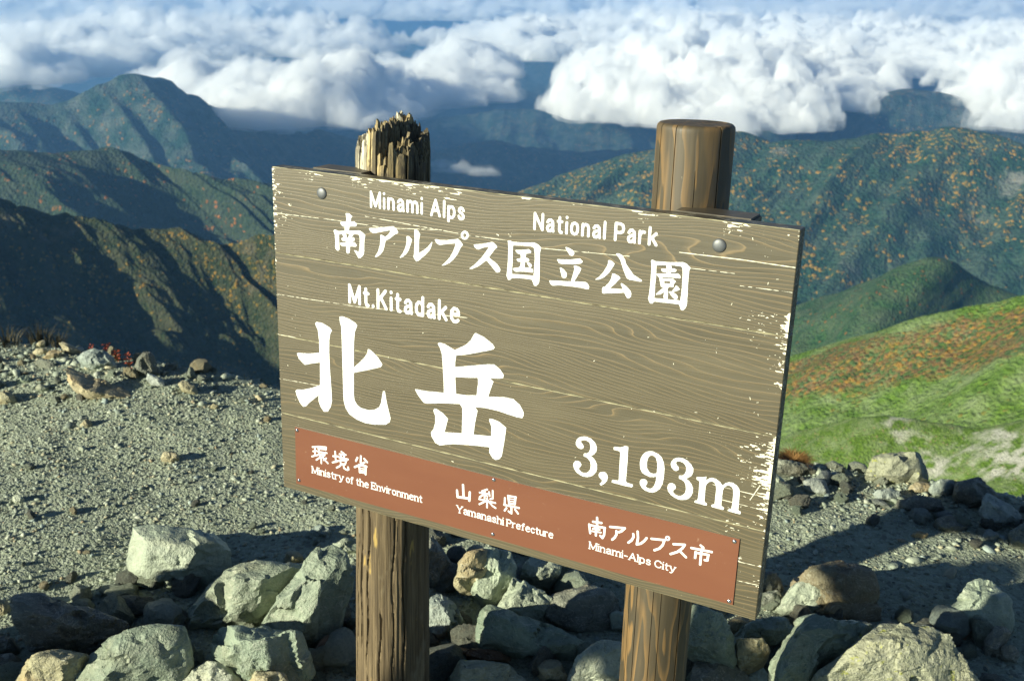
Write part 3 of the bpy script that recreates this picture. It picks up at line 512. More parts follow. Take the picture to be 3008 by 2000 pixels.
def m_rock(name, a=(.17, .215, .17), b=(.30, .36, .285), warm=(.27, .24, .15), lichen=.0, rough=.5, warmth=.35):
    t = NT(name)
    c = t.coord('Object')
    rnd = t.n('ObjectInfo').outputs['Random']
    c2 = t.n('VectorMath', {0: c, 1: t.n('CombineXYZ', {0: t.math('MULTIPLY', rnd, 37.0), 1: t.math('MULTIPLY', rnd, 91.0)}).outputs[0]}, operation='ADD').outputs[0]
    n1 = t.noise(c2, 7, 6, .65, .5)
    n2 = t.noise(c2, 38, 5, .65)
    n3 = t.noise(c2, 160, 3, .6)
    col = t.mix(t.ramp(n1, [(.35, 0.0), (.62, 1.0)]), a, b)
    wf = t.math('MULTIPLY', t.ramp(t.noise(c2, 5, 4, .6, .8), [(.5, 0.0), (.68, 1.0)]), warmth)
    col = t.mix(wf, col, warm)
    col = t.mix(t.ramp(n2, [(.3, .5), (.5, 0.0)]), col, tuple(v * .55 for v in a))
    col = t.mix(t.ramp(n3, [(.55, 0.0), (.75, .35)]), col, (.5, .5, .42))
    vein = t.math('ABSOLUTE', t.math('SUBTRACT', t.noise(t.map(c2, (1, 1, 3)), 9, 4, .55, 1.2), .5))
    col = t.mix(t.ramp(vein, [(.0, .45), (.012, 0.0)]), col, (.55, .55, .48))
    if lichen:
        lm = t.math('MULTIPLY', t.ramp(t.noise(c2, 22, 4, .7, .3), [(.60, 0.0), (.66, 1.0)]), lichen)
        col = t.mix(lm, col, (.36, .38, .06))
        col = t.mix(t.math('MULTIPLY', t.ramp(t.noise(c2, 30, 3, .7, .1), [(.66, 0.0), (.7, 1.0)]), lichen), col, (.03, .03, .03))
    tint = t.mix(rnd, (.86, .9, .84), (1.08, 1.02, .96))
    col = t.mix(1.0, col, tint, 'MULTIPLY')
    h = t.math('ADD', t.math('MULTIPLY', n1, 1.2), t.math('ADD', t.math('MULTIPLY', n2, .45), t.math('MULTIPLY', n3, .16)))
    return t.bsdf(color=col, rough=t.ramp(n2, [(.3, rough + .2), (.7, rough - .1)]), spec=.45, normal=t.bump(h, 1.0, .022))


M_ROCK = m_rock("grey_green_rock")
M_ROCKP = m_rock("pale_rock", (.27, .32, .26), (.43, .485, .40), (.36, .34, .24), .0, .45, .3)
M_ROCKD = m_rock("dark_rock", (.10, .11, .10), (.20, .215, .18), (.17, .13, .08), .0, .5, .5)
M_ROCKT = m_rock("tan_rock", (.28, .25, .16), (.42, .39, .26), (.40, .27, .12), .0, .6, .7)
M_ROCKR = m_rock("rusty_rock", (.16, .11, .075), (.30, .19, .12), (.36, .17, .07), .0, .6, .9)
M_ROCKL = m_rock("lichen_rock", (.22, .235, .17), (.35, .36, .27), (.30, .26, .14), .8, .6, .3)
M_ROCKB = m_rock("blue_grey_rock", (.22, .26, .25), (.36, .42, .40), (.30, .32, .26), .0, .5, .2)


def m_soil():
    t = NT("gravel_soil")
    p = t.n('NewGeometry').outputs['Position']
    n1 = t.noise(p, 3, 5, .6)
    v = t.n('TexVoronoi', {'Vector': p, 'Scale': 70.0})
    v2 = t.n('TexVoronoi', {'Vector': p, 'Scale': 160.0})
    hs = t.n('SeparateColor', {0: v.outputs['Color']})
    col = t.mix(t.ramp(n1, [(.35, 0.0), (.65, 1.0)]), (.235, .27, .195), (.32, .36, .26))
    col = t.mix(t.ramp(hs.outputs[0], [(.3, 0.0), (.9, .7)]), col, (.38, .42, .33))
    col = t.mix(t.ramp(hs.outputs[1], [(.75, 0.0), (.95, .6)]), col, (.12, .12, .10))
    h = t.math('ADD', t.math('MULTIPLY', v.outputs['Distance'], -1.0), t.math('ADD', t.math('MULTIPLY', v2.outputs['Distance'], -.5), t.math('MULTIPLY', t.noise(p, 220, 3, .6), .4)))
    return t.bsdf(color=col, rough=.85, spec=.25, normal=t.bump(h, .7, .010))


M_SOIL = m_soil()
gx = np.linspace(-6.5, 6.5, 620); gy = np.linspace(-4.0, 9.0, 620)
GX, GY = np.meshgrid(gx, gy, indexing='ij')
tag(link("summit_ground", mesh_np("summit_ground", xyz(GX, GY, gz(GX, GY)).reshape(-1, 3), grid_faces(620, 620)), M_SOIL, smooth=True), kind=STR)


def m_pebble():
    t = NT("pebble_stone")
    a = t.n('Attribute', attribute_name='tone').outputs['Color']
    p = t.n('NewGeometry').outputs['Position']
    n = t.noise(p, 190, 4, .6)
    col = t.mix(1.0, a, t.mix(n, (.6, .6, .6), (1.3, 1.3, 1.3)), 'MULTIPLY')
    return t.bsdf(color=col, rough=.65, spec=.4, normal=t.bump(n, .7, .004))


M_PEB = m_pebble()
rng = np.random.default_rng(5)
bm_ = bmesh.new(); bmesh.ops.create_icosphere(bm_, subdivisions=1, radius=1)
ICO_V = np.array([v.co[:] for v in bm_.verts]); ICO_F = np.array([[v.index for v in f.verts] for f in bm_.faces]); bm_.free()


def gravel(n, size_lo, size_hi, amin, amax, rlo, rhi, name, dens=None, seed=0, flat=.6, power=2.2):
    g = np.random.default_rng(seed)
    a = np.radians(g.uniform(amin, amax, n)); r = np.sqrt(g.uniform(rlo ** 2, rhi ** 2, n))
    x, y = r * np.sin(a), r * np.cos(a)
    keep = np.ones(n, bool)
    if dens is not None: keep = g.random(n) < dens(x, y)
    x, y = x[keep], y[keep]; n = len(x)
    s = size_lo * (size_hi / size_lo) ** (g.random(n) ** power)
    z = gz(x, y)
    sc = np.stack([s * g.uniform(.7, 1.35, n), s * g.uniform(.6, 1.0, n), s * g.uniform(.35, 1.0, n) * flat], 1)
    th = g.uniform(0, 6.28, n); tl = g.normal(0, .35, (n, 2))
    V_ = ICO_V[None] * (1 + g.uniform(-.42, .38, (n, 12, 1)))
    V_ = V_ * sc[:, None]
    c, s_ = np.cos(tl[:, 0])[:, None], np.sin(tl[:, 0])[:, None]
    V_ = np.stack([V_[..., 0], V_[..., 1] * c - V_[..., 2] * s_, V_[..., 1] * s_ + V_[..., 2] * c], -1)
    c, s_ = np.cos(tl[:, 1])[:, None], np.sin(tl[:, 1])[:, None]
    V_ = np.stack([V_[..., 0] * c + V_[..., 2] * s_, V_[..., 1], -V_[..., 0] * s_ + V_[..., 2] * c], -1)
    c, s_ = np.cos(th)[:, None], np.sin(th)[:, None]
    V_ = np.stack([V_[..., 0] * c - V_[..., 1] * s_, V_[..., 0] * s_ + V_[..., 1] * c, V_[..., 2]], -1)
    V_ = V_ + np.stack([x, y, z + sc[:, 2] * .35], 1)[:, None]
    Fc = (ICO_F[None] + (np.arange(n) * 12)[:, None, None]).reshape(-1, 3)
    me = mesh_np(name, V_.reshape(-1, 3), Fc)
    pal = np.array([(.27, .31, .24), (.34, .38, .30), (.22, .26, .21), (.43, .46, .37), (.38, .365, .25), (.14, .17, .14), (.29, .35, .32), (.33, .27, .17)])
    k = g.choice(len(pal), n, p=[.24, .23, .15, .10, .10, .08, .07, .03])
    colr = pal[k] * g.uniform(.85, 1.15, (n, 1))
    at = me.color_attributes.new('tone', 'FLOAT_COLOR', 'POINT')
    at.data.foreach_set('color', np.repeat(np.c_[colr, np.ones(n)], 12, 0).astype(np.float32).ravel())
    return tag(link(name, me, M_PEB), kind='stuff')


def dl(x, y):   # stonier towards the crest, sandier in the trodden middle
    r = np.hypot(x, y); a = np.degrees(np.arctan2(x, y))
    n_ = fbm(xyz(x * 1.3, y * 1.3, 0), 3, 77)
    return np.clip(.55 + .5 * n_ + .35 * np.clip((r - 3.7) / 1.0, 0, 1), .12, 1)


gravel(80000, .0035, .013, -34, 33, 2.3, 6.6, "gravel", dl, 1)
gravel(7000, .010, .030, -34, 33, 2.4, 6.4, "gravel", lambda x, y: dl(x, y) * np.clip((np.hypot(x, y) - np.interp(np.degrees(np.arctan2(x, y)), [-30, 0, 12, 30], [4.6, 4.0, 3.3, 3.2])) * 1.6, .02, 1), 2)
gravel(16000, .005, .02, -62, -34, 1.5, 7.0, "gravel", dl, 3)
gravel(14000, .005, .02, 33, 58, 1.5, 5.0, "gravel", dl, 4)
gravel(14000, .005, .016, -34, 33, 1.2, 2.4, "gravel", dl, 5)

# ------------------------------------------------------------------ rocks
def ico(sub):
    b = bmesh.new(); bmesh.ops.create_icosphere(b, subdivisions=sub, radius=1)
    v = np.array([q.co[:] for q in b.verts]); f = np.array([[q.index for q in g.verts] for g in b.faces]); b.free()
    return v, f
ICOS = {k: ico(k) for k in (3, 4, 5, 6)}


def hull_rock(name, pts, mat, sub=5, rough=.035, seed=0, cuts=9, sharp=90, chip=.07, parent=None, cutdepth=(.76, .98), fac=15):
    """a boulder: the convex body round pts, cut by a few more cleavage planes, then broken up by noise"""
    pts = np.asarray(pts, float)
    b = bmesh.new()
    for p in pts: b.verts.new(p)
    r_ = bmesh.ops.convex_hull(b, input=b.verts)
    b.normal_update()
    lo, hi = pts.min(0), pts.max(0)
    c = .5 * (lo + hi)
    N, D = [], []
    fs = [f for f in b.faces if f.calc_area() > 1e-9]
    for f in fs:
        n = np.array(f.normal[:]); d = n @ (np.array(f.verts[0].co[:]) - c)
        if d < 0: n, d = -n, -d
        N.append(n); D.append(max(d, 1e-3))
    b.free()
    g = np.random.default_rng(seed + 100)
    size = np.linalg.norm(hi - lo) / 1.732
    for k in range(cuts):
        n = g.normal(size=3); n[2] = abs(n[2]) * .6 + .1; n /= np.linalg.norm(n)
        sup = ((pts - c) @ n).max()
        N.append(n); D.append(sup * g.uniform(*cutdepth))
    N, D = np.array(N), np.array(D)
    V_, Fc = ICOS[sub]
    C_ = np.cov((pts - c).T); ev, E = np.linalg.eigh(C_)
    dirs = (V_ @ np.diag(np.sqrt(np.maximum(ev, ev.max() * .05)))) @ E.T
    q = np.maximum(dirs @ (N / D[:, None]).T, 1e-6)
    qm = q.max(1, keepdims=True)
    r = 1 / (qm[:, 0] * ((q / qm) ** sharp).sum(1) ** (1 / sharp))
    P = dirs * r[:, None]
    nrm = P / np.linalg.norm(P, axis=1, keepdims=True)
    o_ = seed * 3.7
    # fracture facets: every patch of the surface lies on a cleavage plane of its own
    nh = N[q.argmax(1)]
    for K_, tilt, lim in ((int(fac), .24, .060), (int(fac * 5), .24, .018)):
        idx = g.integers(len(P), size=K_)
        C2 = P[idx]; nc = nh[idx] + g.normal(0, tilt, (K_, 3)); nc /= np.linalg.norm(nc, axis=1, keepdims=True)
        Wp = P + size * .10 * np.stack([pnoise(P / size * 3 + 5 * i_ + seed, seed + i_) for i_ in range(3)], 1)
        d2 = ((Wp ** 2).sum(1)[:, None] + (C2 ** 2).sum(1)[None] - 2 * Wp @ C2.T)
        ci = d2.argmin(1)
        num = (nc * C2).sum(1)[ci]; den = np.maximum((nc[ci] * nrm).sum(1), .15)
        rr = np.linalg.norm(P, axis=1); nr_ = num / den
        nr_ = np.clip(nr_, rr - lim * size, rr + lim * size * .5)
        P = nrm * nr_[:, None]
    o_ = seed * 3.7
    k1 = fbm(P / size * 2.6 + o_, 3, seed, .5)
    k2 = fbm(P / size * np.array([7, 7, 11.]) + o_, 4, seed + 3, .6, ridged=True)
    k3 = fbm(P / size * 18 + o_, 3, seed + 5, .6, ridged=True)
    P = P + nrm * size * (rough * .6 * k1 + rough * .45 * k2 + rough * .28 * k3)[:, None]
    base = np.array([c[0], c[1], lo[2]])
    me = mesh_np(name, P + c - base, Fc)
    o = link(name, me, mat, parent=parent)
    me.shade_smooth()
    if hasattr(me, 'set_sharp_from_angle'): me.set_sharp_from_angle(angle=math.radians(30))
    o.location = base
    return o


Z1 = (0, 1450, 2.2255); Z2 = (1000, 1450, 2.359); Z3 = (2050, 1300, 2.24); Z4 = (0, 940, 2.743)


def rock(Z, outline, label, mat=None, thick=.7, lift=0.0, sub=5, seed=None, front=.45, base=None, dz=0.0, **kw):
    """a boulder whose outline was measured in the photograph: it stands where its foot meets the ground and has its own depth"""
    px = [(Z[0] + x / Z[2], Z[1] + y / Z[2]) for x, y in outline]
    A = np.array(px)
    by = A[:, 1].max(); bx = A[A[:, 1] > by - 25][:, 0].mean()
    if base is not None: bx, by = Z[0] + base[0] / Z[2], Z[1] + base[1] / Z[2]
    foot = at_z(bx, by, lift)
    for _ in range(4): foot = at_z(bx, by, zg(foot[0], foot[1]) + lift)
    zc = (foot - CAM) @ FWD + dz
    m = lambda P_, z: np.array([CAM + ray(a, b_) * z for a, b_ in P_])
    mid = m(A, zc)
    wd = (np.ptp(A[:, 0])) * zc / 3096; ht = np.ptp(A[:, 1]) * zc / 3096
    t = thick * math.sqrt(wd * ht)
    cen = A.mean(0)
    mid = m(cen + (A - cen) * 1.05, zc)
    fr = m(cen + (A - cen) * np.array([.5, .6]) + np.array([-.13 * np.ptp(A[:, 0]), .02 * np.ptp(A[:, 1])]), zc - front * t)
    bk = m(cen + (A - cen) * .80 + np.array([0, -4]), zc + t)
    low = mid[A[:, 1] > A[:, 1].min() + .6 * np.ptp(A[:, 1])] + np.array([0, 0.04, -.07])
    if seed is None: seed = (int(A[0, 0] * 7 + A[0, 1] * 3)) % 997
    cat = kw.pop('cat', 'rock')
    name = kw.pop('name', 'rock'); group = kw.pop('group', None)
    o = hull_rock(name, np.concatenate([mid, fr, bk, low]), mat or M_ROCK, sub, seed=seed, **kw)
    return tag(o, label, cat, group)
# left foreground
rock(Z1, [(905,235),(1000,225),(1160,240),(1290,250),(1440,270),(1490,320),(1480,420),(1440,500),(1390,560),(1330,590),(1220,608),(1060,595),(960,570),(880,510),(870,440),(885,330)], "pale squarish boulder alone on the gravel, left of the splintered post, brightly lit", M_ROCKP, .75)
rock(Z1, [(1610,480),(1740,455),(1900,470),(2040,475),(1990,560),(1900,680),(1780,820),(1680,880),(1560,860),(1390,850),(1340,840),(1225,900),(1225,880),(1245,790),(1310,690),(1400,600),(1500,520)], "broad humped sunlit boulder leaning against the long slab left of the posts", M_ROCK, .7, dz=.05)
rock(Z1, [(2090,350),(2120,335),(2250,395),(2315,480),(2295,550),(2200,740),(2150,830),(2150,890),(2060,960),(1900,1000),(1700,950),(1680,890),(1780,820),(1900,660),(2000,520)], "long slanting slab standing like a pillar beside the splintered post", M_ROCK, .45, lift=.02)
rock(Z1, [(1400,870),(1600,880),(1700,890),(1900,900),(2050,950),(2030,1080),(1990,1290),(1740,1290),(1700,1140),(1560,1080),(1400,1060),(1390,1000)], "flat rock at the foot of the long slanting slab", M_ROCK, .6, base=(1700,1290), lift=.05)
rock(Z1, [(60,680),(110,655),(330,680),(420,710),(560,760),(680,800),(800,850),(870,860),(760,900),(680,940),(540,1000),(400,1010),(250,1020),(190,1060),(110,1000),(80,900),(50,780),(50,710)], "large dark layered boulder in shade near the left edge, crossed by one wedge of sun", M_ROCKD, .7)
rock(Z1, [(720,970),(860,890),(980,870),(1060,875),(1180,870),(1210,940),(1230,1040),(1200,1110),(1150,1300),(540,1300),(540,1150),(570,1090),(620,1040),(690,1000)], "blocky cracked boulder at the bottom edge, sunlit with a dark right side", M_ROCK, .7, lift=.06, chip=.11)
rock(Z1, [(190,1040),(290,1015),(440,1035),(600,1050),(600,1120),(560,1300),(130,1300),(140,1180)], "brownish boulder cut by the bottom edge at lower left", M_ROCKT, .7, lift=.06, dz=.03)
rock(Z1, [(540,990),(640,950),(720,940),(700,990),(600,1050),(550,1040)], "small shaded stone wedged between the blocky boulder and the dark one", M_ROCKD, .7, sub=4)
rock(Z1, [(1370,1100),(1480,1130),(1600,1190),(1620,1300),(1150,1300),(1180,1210)], "low pointed rock peeping over the bottom edge beside the blocky boulder", M_ROCKP, .7, lift=.05, dz=-.02)
rock(Z1, [(1650,1170),(1760,1155),(1860,1175),(1900,1300),(1580,1300)], "small rounded rock cut by the bottom edge in front of the flat rock", M_ROCKT, .7, lift=.08, dz=-.05)
rock(Z1, [(2080,960),(2110,920),(2200,945),(2330,950),(2380,985),(2200,1030),(2100,1020),(2060,1000)], "reddish brown flat stone touching the left side of the splintered post", M_ROCKR, .5, lift=.03, sub=4)
rock(Z1, [(-60,930),(60,935),(100,960),(105,1020),(60,1040),(-60,1060)], "dark stone cut by the left edge below the yellowish one", M_ROCKD, .8, sub=4)
rock(Z1, [(-60,680),(0,680),(50,690),(40,780),(-60,790)], "yellowish sunlit stone cut by the left edge", M_ROCKT, .8, sub=4)
rock(Z1, [(-60,1050),(80,1045),(140,1080),(100,1150),(-60,1180)], "shaded stone in the bottom left corner", M_ROCKD, .8, sub=4)
rock(Z1, [(1860,390),(1900,375),(1980,385),(1960,425),(1900,455),(1870,440)], "small stone in the shadow above the humped boulder, one corner lit", M_ROCKT, .6, sub=4)
rock(Z1, [(2035,220),(2100,205),(2160,225),(2150,270),(2090,275),(2050,250)], "small bluish white stone on the gravel left of the splintered post", M_ROCKB, .6, sub=4)
rock(Z1, [(2150,690),(2230,660),(2290,720),(2280,830),(2200,880),(2150,840)], "dark stone in the gap between the slanting slab and the splintered post", M_ROCKD, .7, sub=4)
rock(Z1, [(2170,330),(2260,290),(2330,300),(2360,360),(2280,390),(2190,370)], "grey stone half in shadow close behind the splintered post", M_ROCK, .7, sub=4)
# between the posts
rock(Z2, [(640,290),(700,380),(760,470),(780,560),(700,650),(610,640),(600,400)], "tall dark rock in shade touching the right side of the splintered post", M_ROCKD, .8)
rock(Z2, [(830,470),(900,385),(980,370),(1020,400),(1015,480),(990,560),(930,600),(830,610),(795,580)], "olive boulder with a flat lit face just under the board between the posts", M_ROCKT, .8, lift=.10)
rock(Z2, [(1000,360),(1080,350),(1170,400),(1205,500),(1200,560),(1140,640),(1090,760),(1050,780),(990,770),(900,650),(920,600),(990,570),(1020,500),(1050,420)], "tall pale wedge of rock standing between the olive boulder and the bright white one", M_ROCKP, .6)
rock(Z2, [(1300,420),(1400,440),(1540,490),(1500,540),(1440,600),(1340,600),(1260,590),(1290,500)], "sunlit tan rock under the lower edge of the board, centre right", M_ROCKP, .7, lift=.05)
rock(Z2, [(1590,520),(1650,540),(1700,570),(1690,605),(1600,600)], "small pale chip of rock right of the tan one under the board", M_ROCKP, .7, sub=4, lift=.04)
rock(Z2, [(1200,580),(1250,600),(1330,640),(1420,680),(1460,730),(1440,800),(1370,870),(1330,890),(1240,850),(1150,820),(1100,780),(1120,700),(1160,620)], "bright white split boulder between the posts, its lower right half in shadow", M_ROCKP, .6)
rock(Z2, [(600,705),(650,705),(720,710),(790,760),(850,850),(860,890),(800,920),(720,940),(690,990),(610,990)], "bluish grey rock touching the splintered post low on its right", M_ROCKB, .7)
rock(Z2, [(985,810),(1060,780),(1130,800),(1200,850),(1320,890),(1420,910),(1560,960),(1700,1050),(1600,1100),(1570,1130),(1450,1140),(1370,1100),(1240,1050),(1100,1060),(980,1040),(970,920)], "big dark slab midway between the posts with a sunlit right end", M_ROCK, .6)
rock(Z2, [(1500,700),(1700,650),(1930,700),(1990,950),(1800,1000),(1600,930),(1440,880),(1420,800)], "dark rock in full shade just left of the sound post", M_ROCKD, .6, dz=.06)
rock(Z2, [(1855,830),(1900,810),(1985,830),(1980,950),(1890,930)], "pale stone half hidden by the left side of the sound post", M_ROCKP, .7, sub=4)
rock(Z2, [(1740,1040),(1830,1000),(1920,1040),(1990,1060),(1990,1300),(1600,1300),(1600,1200),(1640,1120)], "large bright furrowed boulder at the bottom edge against the sound post", M_ROCKP, .6, lift=.04, dz=-.02)
rock(Z2, [(1350,1180),(1450,1145),(1520,1150),(1560,1230),(1570,1300),(1400,1280)], "small sunlit rock left of the furrowed boulder at the bottom edge", M_ROCKT, .7, sub=4)
rock(Z2, [(740,1300),(820,1180),(850,1155),(900,1220),(940,1180),(1050,1180),(1180,1190),(1240,1240),(1300,1330),(740,1350)], "greenish lumpy boulder cut by the bottom edge between the posts", M_ROCKL, .6, lift=.03)
rock(Z2, [(690,1050),(760,1045),(1000,1080),(1200,1090),(1260,1120),(1250,1150),(1120,1150),(900,1120),(700,1090)], "thin rusty red slab lying between the posts, its right tip lit orange", M_ROCKR, .9, sub=4)
# right
rock(Z3, [(615,850),(680,810),(820,788),(980,795),(1100,820),(1200,860),(1215,960),(1235,1190),(1150,1220),(900,1160),(700,1050),(610,960)], "tall brown block with a curved top and shaded side, right of the board", m_rock("brown_rock", (.17, .135, .09), (.28, .24, .16), (.25, .15, .08), 0, .6, .6), .45, dz=.06)
rock(Z3, [(690,910),(790,890),(880,900),(930,960),(910,1040),(870,1100),(720,1140),(640,1110),(560,1130),(525,1080),(590,1010),(620,950)], "sunlit pale green rock leaning on the front of the tall brown block", M_ROCKP, .5)
rock(Z3, [(1650,1030),(1720,960),(1830,910),(1920,930),(2000,1000),(2080,1080),(2095,1160),(2050,1230),(1900,1240),(1750,1200),(1660,1130)], "pale peaked boulder by the right edge, its foot in shadow", M_ROCKP, .7)
rock(Z3, [(500,1450),(560,1330),(650,1180),(760,1130),(900,1115),(1080,1160),(1150,1240),(1080,1350),(950,1480),(800,1620),(480,1620)], "wide flat slab crossed by the dark stripe of shadow, bottom right", M_ROCK, .5, lift=.13)
rock(Z3, [(1120,1215),(1300,1220),(1480,1235),(1560,1310),(1690,1320),(1760,1400),(1860,1500),(1900,1640),(1000,1640),(800,1530),(900,1420)], "huge sunlit slab with yellow-green lichen in the bottom right corner", M_ROCKL, .5, lift=.20, sub=6)
rock(Z3, [(-40,1070),(60,1090),(150,1130),(185,1190),(190,1290),(245,1400),(230,1430),(120,1390),(0,1340),(-60,1300)], "angular rock against the right side of the sound post under the board", M_ROCK, .6, lift=.12)
rock(Z3, [(205,1170),(260,1140),(380,1160),(330,1190),(270,1240),(210,1210)], "small pale stone right below the board's bottom right corner", M_ROCKT, .7, sub=4, lift=.05)
rock(Z3, [(380,1170),(500,1150),(580,1150),(640,1200),(600,1250),(560,1290),(450,1250),(330,1260),(250,1290),(250,1250),(300,1210)], "oblong lit rock lying just right of the board's bottom corner", M_ROCK, .6, lift=.08)
rock(Z3, [(255,1290),(330,1290),(420,1290),(465,1370),(440,1410),(360,1460),(290,1460),(255,1380)], "cracked brownish rock below the oblong one by the sound post", M_ROCKT, .6, lift=.10)
rock(Z3, [(300,1480),(380,1455),(470,1500),(440,1620),(330,1600)], "small blue-grey stone at the bottom edge right of the sound post", M_ROCKB, .7, sub=4)
rock(Z3, [(-40,1430),(60,1440),(150,1440),(280,1480),(360,1570),(340,1640),(-20,1640)], "shaded low rock at the bottom edge against the sound post's right side", M_ROCKD, .6, dz=-.02)
rock(Z3, [(1890,1290),(1960,1200),(2040,1210),(2050,1260),(1980,1400),(1900,1390)], "upright dark stone in shade below the peaked boulder", M_ROCKD, .6, sub=4)
rock(Z3, [(1995,1340),(2060,1320),(2110,1380),(2090,1440),(2020,1430)], "small dark stone in shade near the right edge", M_ROCKD, .6, sub=4)
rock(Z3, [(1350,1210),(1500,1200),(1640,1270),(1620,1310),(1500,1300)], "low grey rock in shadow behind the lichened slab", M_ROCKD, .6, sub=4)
rock(Z3, [(1600,1220),(1700,1200),(1790,1230),(1760,1290),(1650,1290)], "reddish stone in the shade left of the upright dark one", M_ROCKR, .6, sub=4)
rock(Z3, [(420,830),(500,850),(560,940),(500,990),(410,980)], "dark stone in shadow behind the board's lower right edge", M_ROCKD, .7, sub=4)
rock(Z3, [(430,980),(520,970),(570,1040),(520,1080),(420,1060)], "blue-grey stone in shadow beside the pale green rock", M_ROCKD, .7, sub=4)
# the right crest
rock(Z3, [(1085,210),(1120,110),(1200,85),(1300,85),(1390,55),(1470,65),(1490,120),(1480,190),(1510,220),(1400,260),(1300,260),(1180,240)], "large lichened boulder crowning the right crest before the green meadow", M_ROCKL, .6)
rock(Z3, [(680,260),(750,235),(830,250),(850,290),(860,330),(770,320),(690,290)], "flat bluish pale stone among the rubble right of the board", M_ROCKB, .6, sub=4)
rock(Z3, [(1700,270),(1780,225),(1850,235),(1950,340),(1980,400),(1850,420),(1750,360),(1680,330)], "dark rounded rock in shade on the crest at far right", M_ROCKD, .7)
rock(Z3, [(1900,330),(1960,370),(2080,440),(2130,500),(2050,550),(1900,520),(1860,440)], "sloping blue-shaded rock descending the crest at far right", M_ROCKB, .6)
rock(Z3, [(500,110),(560,95),(640,115),(780,185),(700,215),(520,215),(480,150)], "shaded rock behind the board's right edge with a russet tuft growing on it", M_ROCKD, .6)
rock(Z3, [(480,200),(515,200),(575,265),(560,300),(480,310)], "white stone half hidden by the right edge of the board", M_ROCKP, .6, sub=4)
rock(Z3, [(2050,590),(2146,520),(2260,540),(2260,700),(2070,660)], "dark rock in shade cut by the right edge of the photo", M_ROCKD, .7, sub=4)
rock(Z3, [(1520,280),(1600,240),(1700,250),(1690,310),(1600,340),(1530,330)], "grey rock on the crest between the lichened boulder and the dark rounded one", M_ROCKB, .6, sub=4)
rock(Z3, [(1160,320),(1260,300),(1340,330),(1300,380),(1200,370)], "low bluish rock under the lichened crest boulder", M_ROCKB, .6, sub=4)
rock(Z3, [(1390,270),(1460,255),(1540,280),(1530,330),(1430,330)], "warm grey stone at the right foot of the lichened crest boulder", M_ROCKT, .6, sub=4)
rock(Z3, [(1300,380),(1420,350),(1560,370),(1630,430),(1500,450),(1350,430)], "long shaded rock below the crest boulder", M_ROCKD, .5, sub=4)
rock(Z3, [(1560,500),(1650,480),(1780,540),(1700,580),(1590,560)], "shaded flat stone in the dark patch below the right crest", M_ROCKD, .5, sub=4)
rock(Z3, [(1400,590),(1450,580),(1510,600),(1490,625),(1420,615)], "small tan stone on the sunlit gravel right of the board", M_ROCKT, .6, sub=4)
rock(Z3, [(1850,590),(1910,570),(1980,600),(1940,640),(1870,630)], "grey stone on the gravel near the right edge", M_ROCKB, .6, sub=4)
# the left crest
rock(Z4, [(545,380),(590,345),(650,350),(720,380),(800,430),(880,460),(980,490),(1030,550),(1045,590),(970,620),(880,625),(800,600),(700,565),(600,530),(560,480)], "long tan boulder on the left crest, pointing right", M_ROCKT, .5)
rock(Z4, [(640,290),(700,260),(770,240),(850,260),(920,310),(930,350),(850,370),(720,370),(650,330)], "pale blue rounded boulder on the left crest behind the long tan one", M_ROCKB, .7, base=(750,400))
rock(Z4, [(1190,480),(1200,430),(1260,455),(1310,480),(1340,530),(1260,520)], "small pointed grey stone on the crest right of the long tan boulder", M_ROCKB, .6, sub=4)
rock(Z4, [(1440,520),(1480,490),(1560,510),(1600,590),(1500,570)], "small pale stone on the left crest nearer the board", M_ROCKT, .6, sub=4)
rock(Z4, [(1095,430),(1120,320),(1170,258),(1225,262),(1255,330),(1270,430),(1200,450)], "dark pointed rock in silhouette on the left crest", M_ROCKD, .7)
rock(Z4, [(-40,600),(60,570),(120,600),(120,650),(60,670),(-40,665)], "brown stone cut by the left edge at the start of a long shadow", M_ROCKT, .7, sub=4)
rock(Z4, [(300,200),(310,170),(370,170),(370,200),(330,220)], "smallest tan stone topping the rubble on the far left crest", M_ROCKT, .6, sub=4)
rock(Z4, [(350,290),(420,250),(500,240),(490,290),(390,310)], "orange-tan stone on the far left crest", M_ROCKT, .6, sub=4)
rock(Z4, [(475,185),(500,175),(560,235),(640,240),(660,270),(560,260)], "slanting pale flake of rock on the far left crest", M_ROCKT, .6, sub=4)
rock(Z4, [(265,270),(300,235),(380,230),(350,280)], "flat tan stone left of the orange-tan one on the crest", M_ROCKT, .6, sub=4)
rock(Z4, [(1310,1080),(1370,1045),(1430,1060),(1450,1110),(1400,1140),(1310,1120)], "brown stone alone on the open gravel, throwing a shadow to the right", M_ROCKT, .6, sub=4)
rock(Z4, [(650,850),(700,790),(740,820),(720,860)], "small brown stone on the gravel below the long tan boulder", M_ROCKT, .6, sub=4)
rock(Z4, [(2060,620),(2090,600),(2130,620),(2120,650),(2070,650)], "small tan stone by the left edge of the board", M_ROCKT, .6, sub=4)
rock(Z4, [(160,460),(200,440),(250,470),(230,505),(180,495)], "grey stone in the rubble at the far left", M_ROCK, .6, sub=4)
rock(Z4, [(290,545),(330,510),(400,555),(360,575)], "flat grey stone in the rubble left of the long tan boulder", M_ROCK, .6, sub=4)
rock(Z4, [(100,1440),(140,1400),(190,1430),(180,1465),(130,1470)], "small pale stone on the gravel at the far left above the dark boulder", M_ROCKP, .6, sub=4)
rock(Z4, [(640,1030),(670,1000),(700,1030),(680,1060)], "tiny pale stone on the gravel left of the brown one", M_ROCKP, .6, sub=3)
rock(Z4, [(1700,700),(1730,670),(1770,690),(1750,715)], "pale ochre stone on the crest rubble near the board", M_ROCKT, .6, sub=3)

